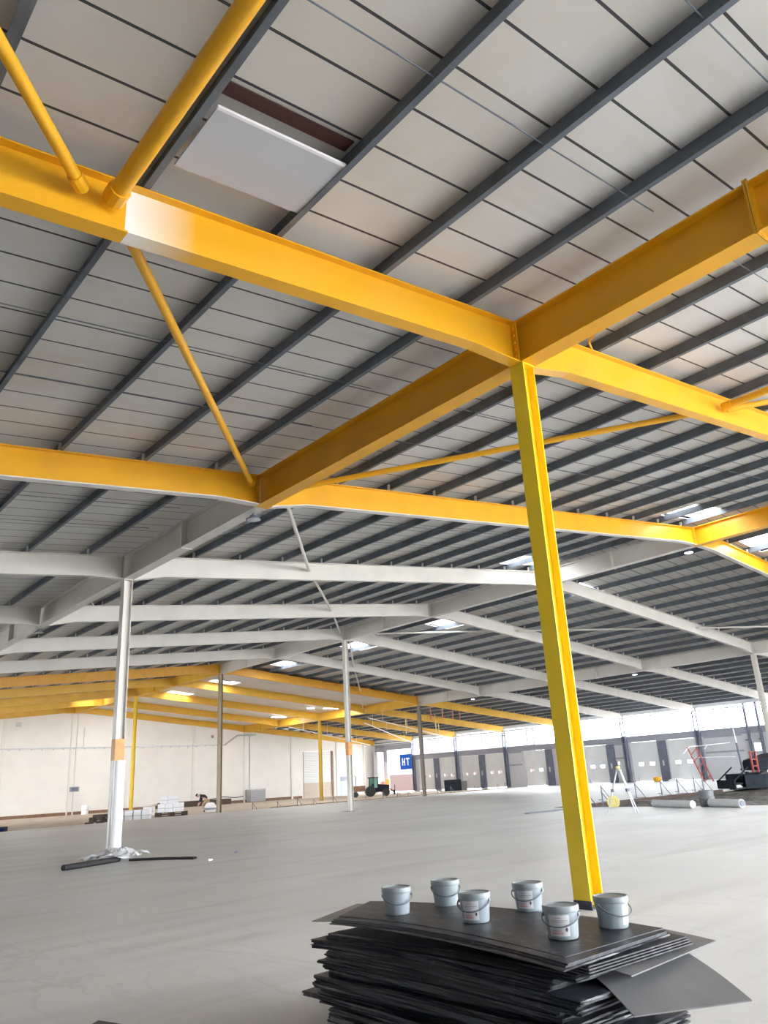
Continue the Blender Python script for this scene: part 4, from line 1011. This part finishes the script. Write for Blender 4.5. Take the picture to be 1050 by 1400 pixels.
# buckets
def bucket_proto():
    t = thing('paint_bucket', '', 'bucket', (0, 0, 0))
    MB().lathe([(0.0, 0.004), (0.074, 0.004), (0.080, 0.0), (0.084, 0.006), (0.086, 0.02), (0.097, 0.148), (0.094, 0.15), (0.0, 0.15)], 40).build('body', M_BUCK, t, smooth=True)
    MB().lathe([(0.099, 0.138), (0.104, 0.140), (0.1045, 0.166), (0.101, 0.171), (0.095, 0.171), (0.091, 0.164), (0.0, 0.164)], 40).build('lid', M_LID, t, smooth=True)
    for s in (-1, 1): MB().lathe([(0.012, 0), (0.012, s*0.012), (0.007, s*0.014), (0.0, s*0.014)], 12, (s*0.093, 0, 0.122), axis='x').build('ear', M_BUCK, t)
    pts = [(0.106*math.cos(a), -0.012-0.098*math.sin(a)**0.9, 0.122-0.052*math.sin(a)) for a in (PI*i/18 for i in range(19))]
    MB().tube(pts, 0.0042, 8).build('handle', M_HNDL, t, smooth=True)
    return t
def label_part(t, a0, a1, zs=(0.02, 0.128)):
    mb = MB(); n = 12; z0, z1 = zs
    rr = lambda z: 0.0866+(z-0.02)/0.128*0.0111
    for i in range(n+1):
        a = a0+(a1-a0)*i/n
        for z in (z0, z1): mb.v.append((rr(z)*math.cos(a), rr(z)*math.sin(a), z))
    for i in range(n): mb.f.append((2*i, 2*i+2, 2*i+3, 2*i+1)); mb.mi.append(0)
    lab = mb.build('label', mat('white_paper_label', (0.72, 0.72, 0.75), 0.5, noise=0.02), t, smooth=True)
    # printed marks: grey text bars, red block of small print, a dark pictogram
    def patch(u0, u1, z0_, z1_, m, nm):
        q = MB(); n2 = 5
        for i in range(n2+1):
            a = a0+(a1-a0)*(u0+(u1-u0)*i/n2)
            for z in (z0_, z1_): r_ = rr(z)+0.0006; q.v.append((r_*math.cos(a), r_*math.sin(a), z))
        for i in range(n2): q.f.append((2*i, 2*i+2, 2*i+3, 2*i+1)); q.mi.append(0)
        q.build(nm, m, lab)
    g = mat('grey_print', (0.35, 0.35, 0.38), 0.6); r = mat('pink_print', (0.68, 0.42, 0.42), 0.6); k_ = mat('dark_print', (0.08, 0.05, 0.08), 0.6)
    patch(.3, .6, .112, .115, g, 'print_line'); patch(.15, .9, .098, .101, g, 'print_line'); patch(.15, .75, .090, .092, g, 'print_line')
    patch(.12, .66, .030, .040, r, 'small_print'); patch(.12, .6, .044, .050, r, 'small_print')
    patch(.80, .88, .044, .064, k_, 'pictogram'); patch(.76, .92, .052, .056, k_, 'pictogram')
vd = math.atan2(CAM.y-(-2.5), CAM.x-(-4.4))    # direction from the stack towards the photographer
spots = [((-4.56, -1.80), 0.30, None, 'grey lidded bucket without a label in view, at the left end of the board'),
         ((-4.14, -1.86), 0.15, None, 'grey lidded bucket without a label in view, behind the leftmost bucket'),
         ((-4.52, -2.52), -0.35, (-0.95, 0.25), 'grey bucket with white label in the middle of the front row'),
         ((-4.02, -2.54), -0.35, (-0.95, 0.25), 'grey bucket with white label in the back row left of the yellow column'),
         ((-4.54, -3.22), -0.30, (-0.95, 0.38), 'grey bucket with white label nearest the front right corner'),
         ((-4.12, -3.27), 0.55, (0.55, 1.5), 'grey bucket with its label turned away to the right, beside the yellow column foot')]
bp_ = bucket_proto()
for i, ((x, y), hr_, lab, lb) in enumerate(spots):
    t = bp_ if i == 0 else copy_tree(bp_)
    spots[i] = (t, x, y, hr_, lab, lb)
for t, x, y, hr_, lab, lb in spots:
    t.location = (x, y, topz(x, y)+0.001); t['label'] = lb; t['category'] = 'bucket'; t['group'] = 'paint buckets on the stack'
    rot = vd + PI/2 + hr_
    t.rotation_euler = (0, 0, rot)
    if lab:
        a = vd - rot
        label_part(t, a+lab[0], a+lab[1])
# tip of a dark offcut at the bottom edge
o = sheet_quad([(-5.93, 0.0, .05), (-6.53, -0.37, .01), (-6.38, -0.77, .01), (-5.84, -0.28, .05)], 0.006, M_SHEET, 'dark offcut barely showing at the bottom edge left of the stack', None, n=6, name='board_offcut')
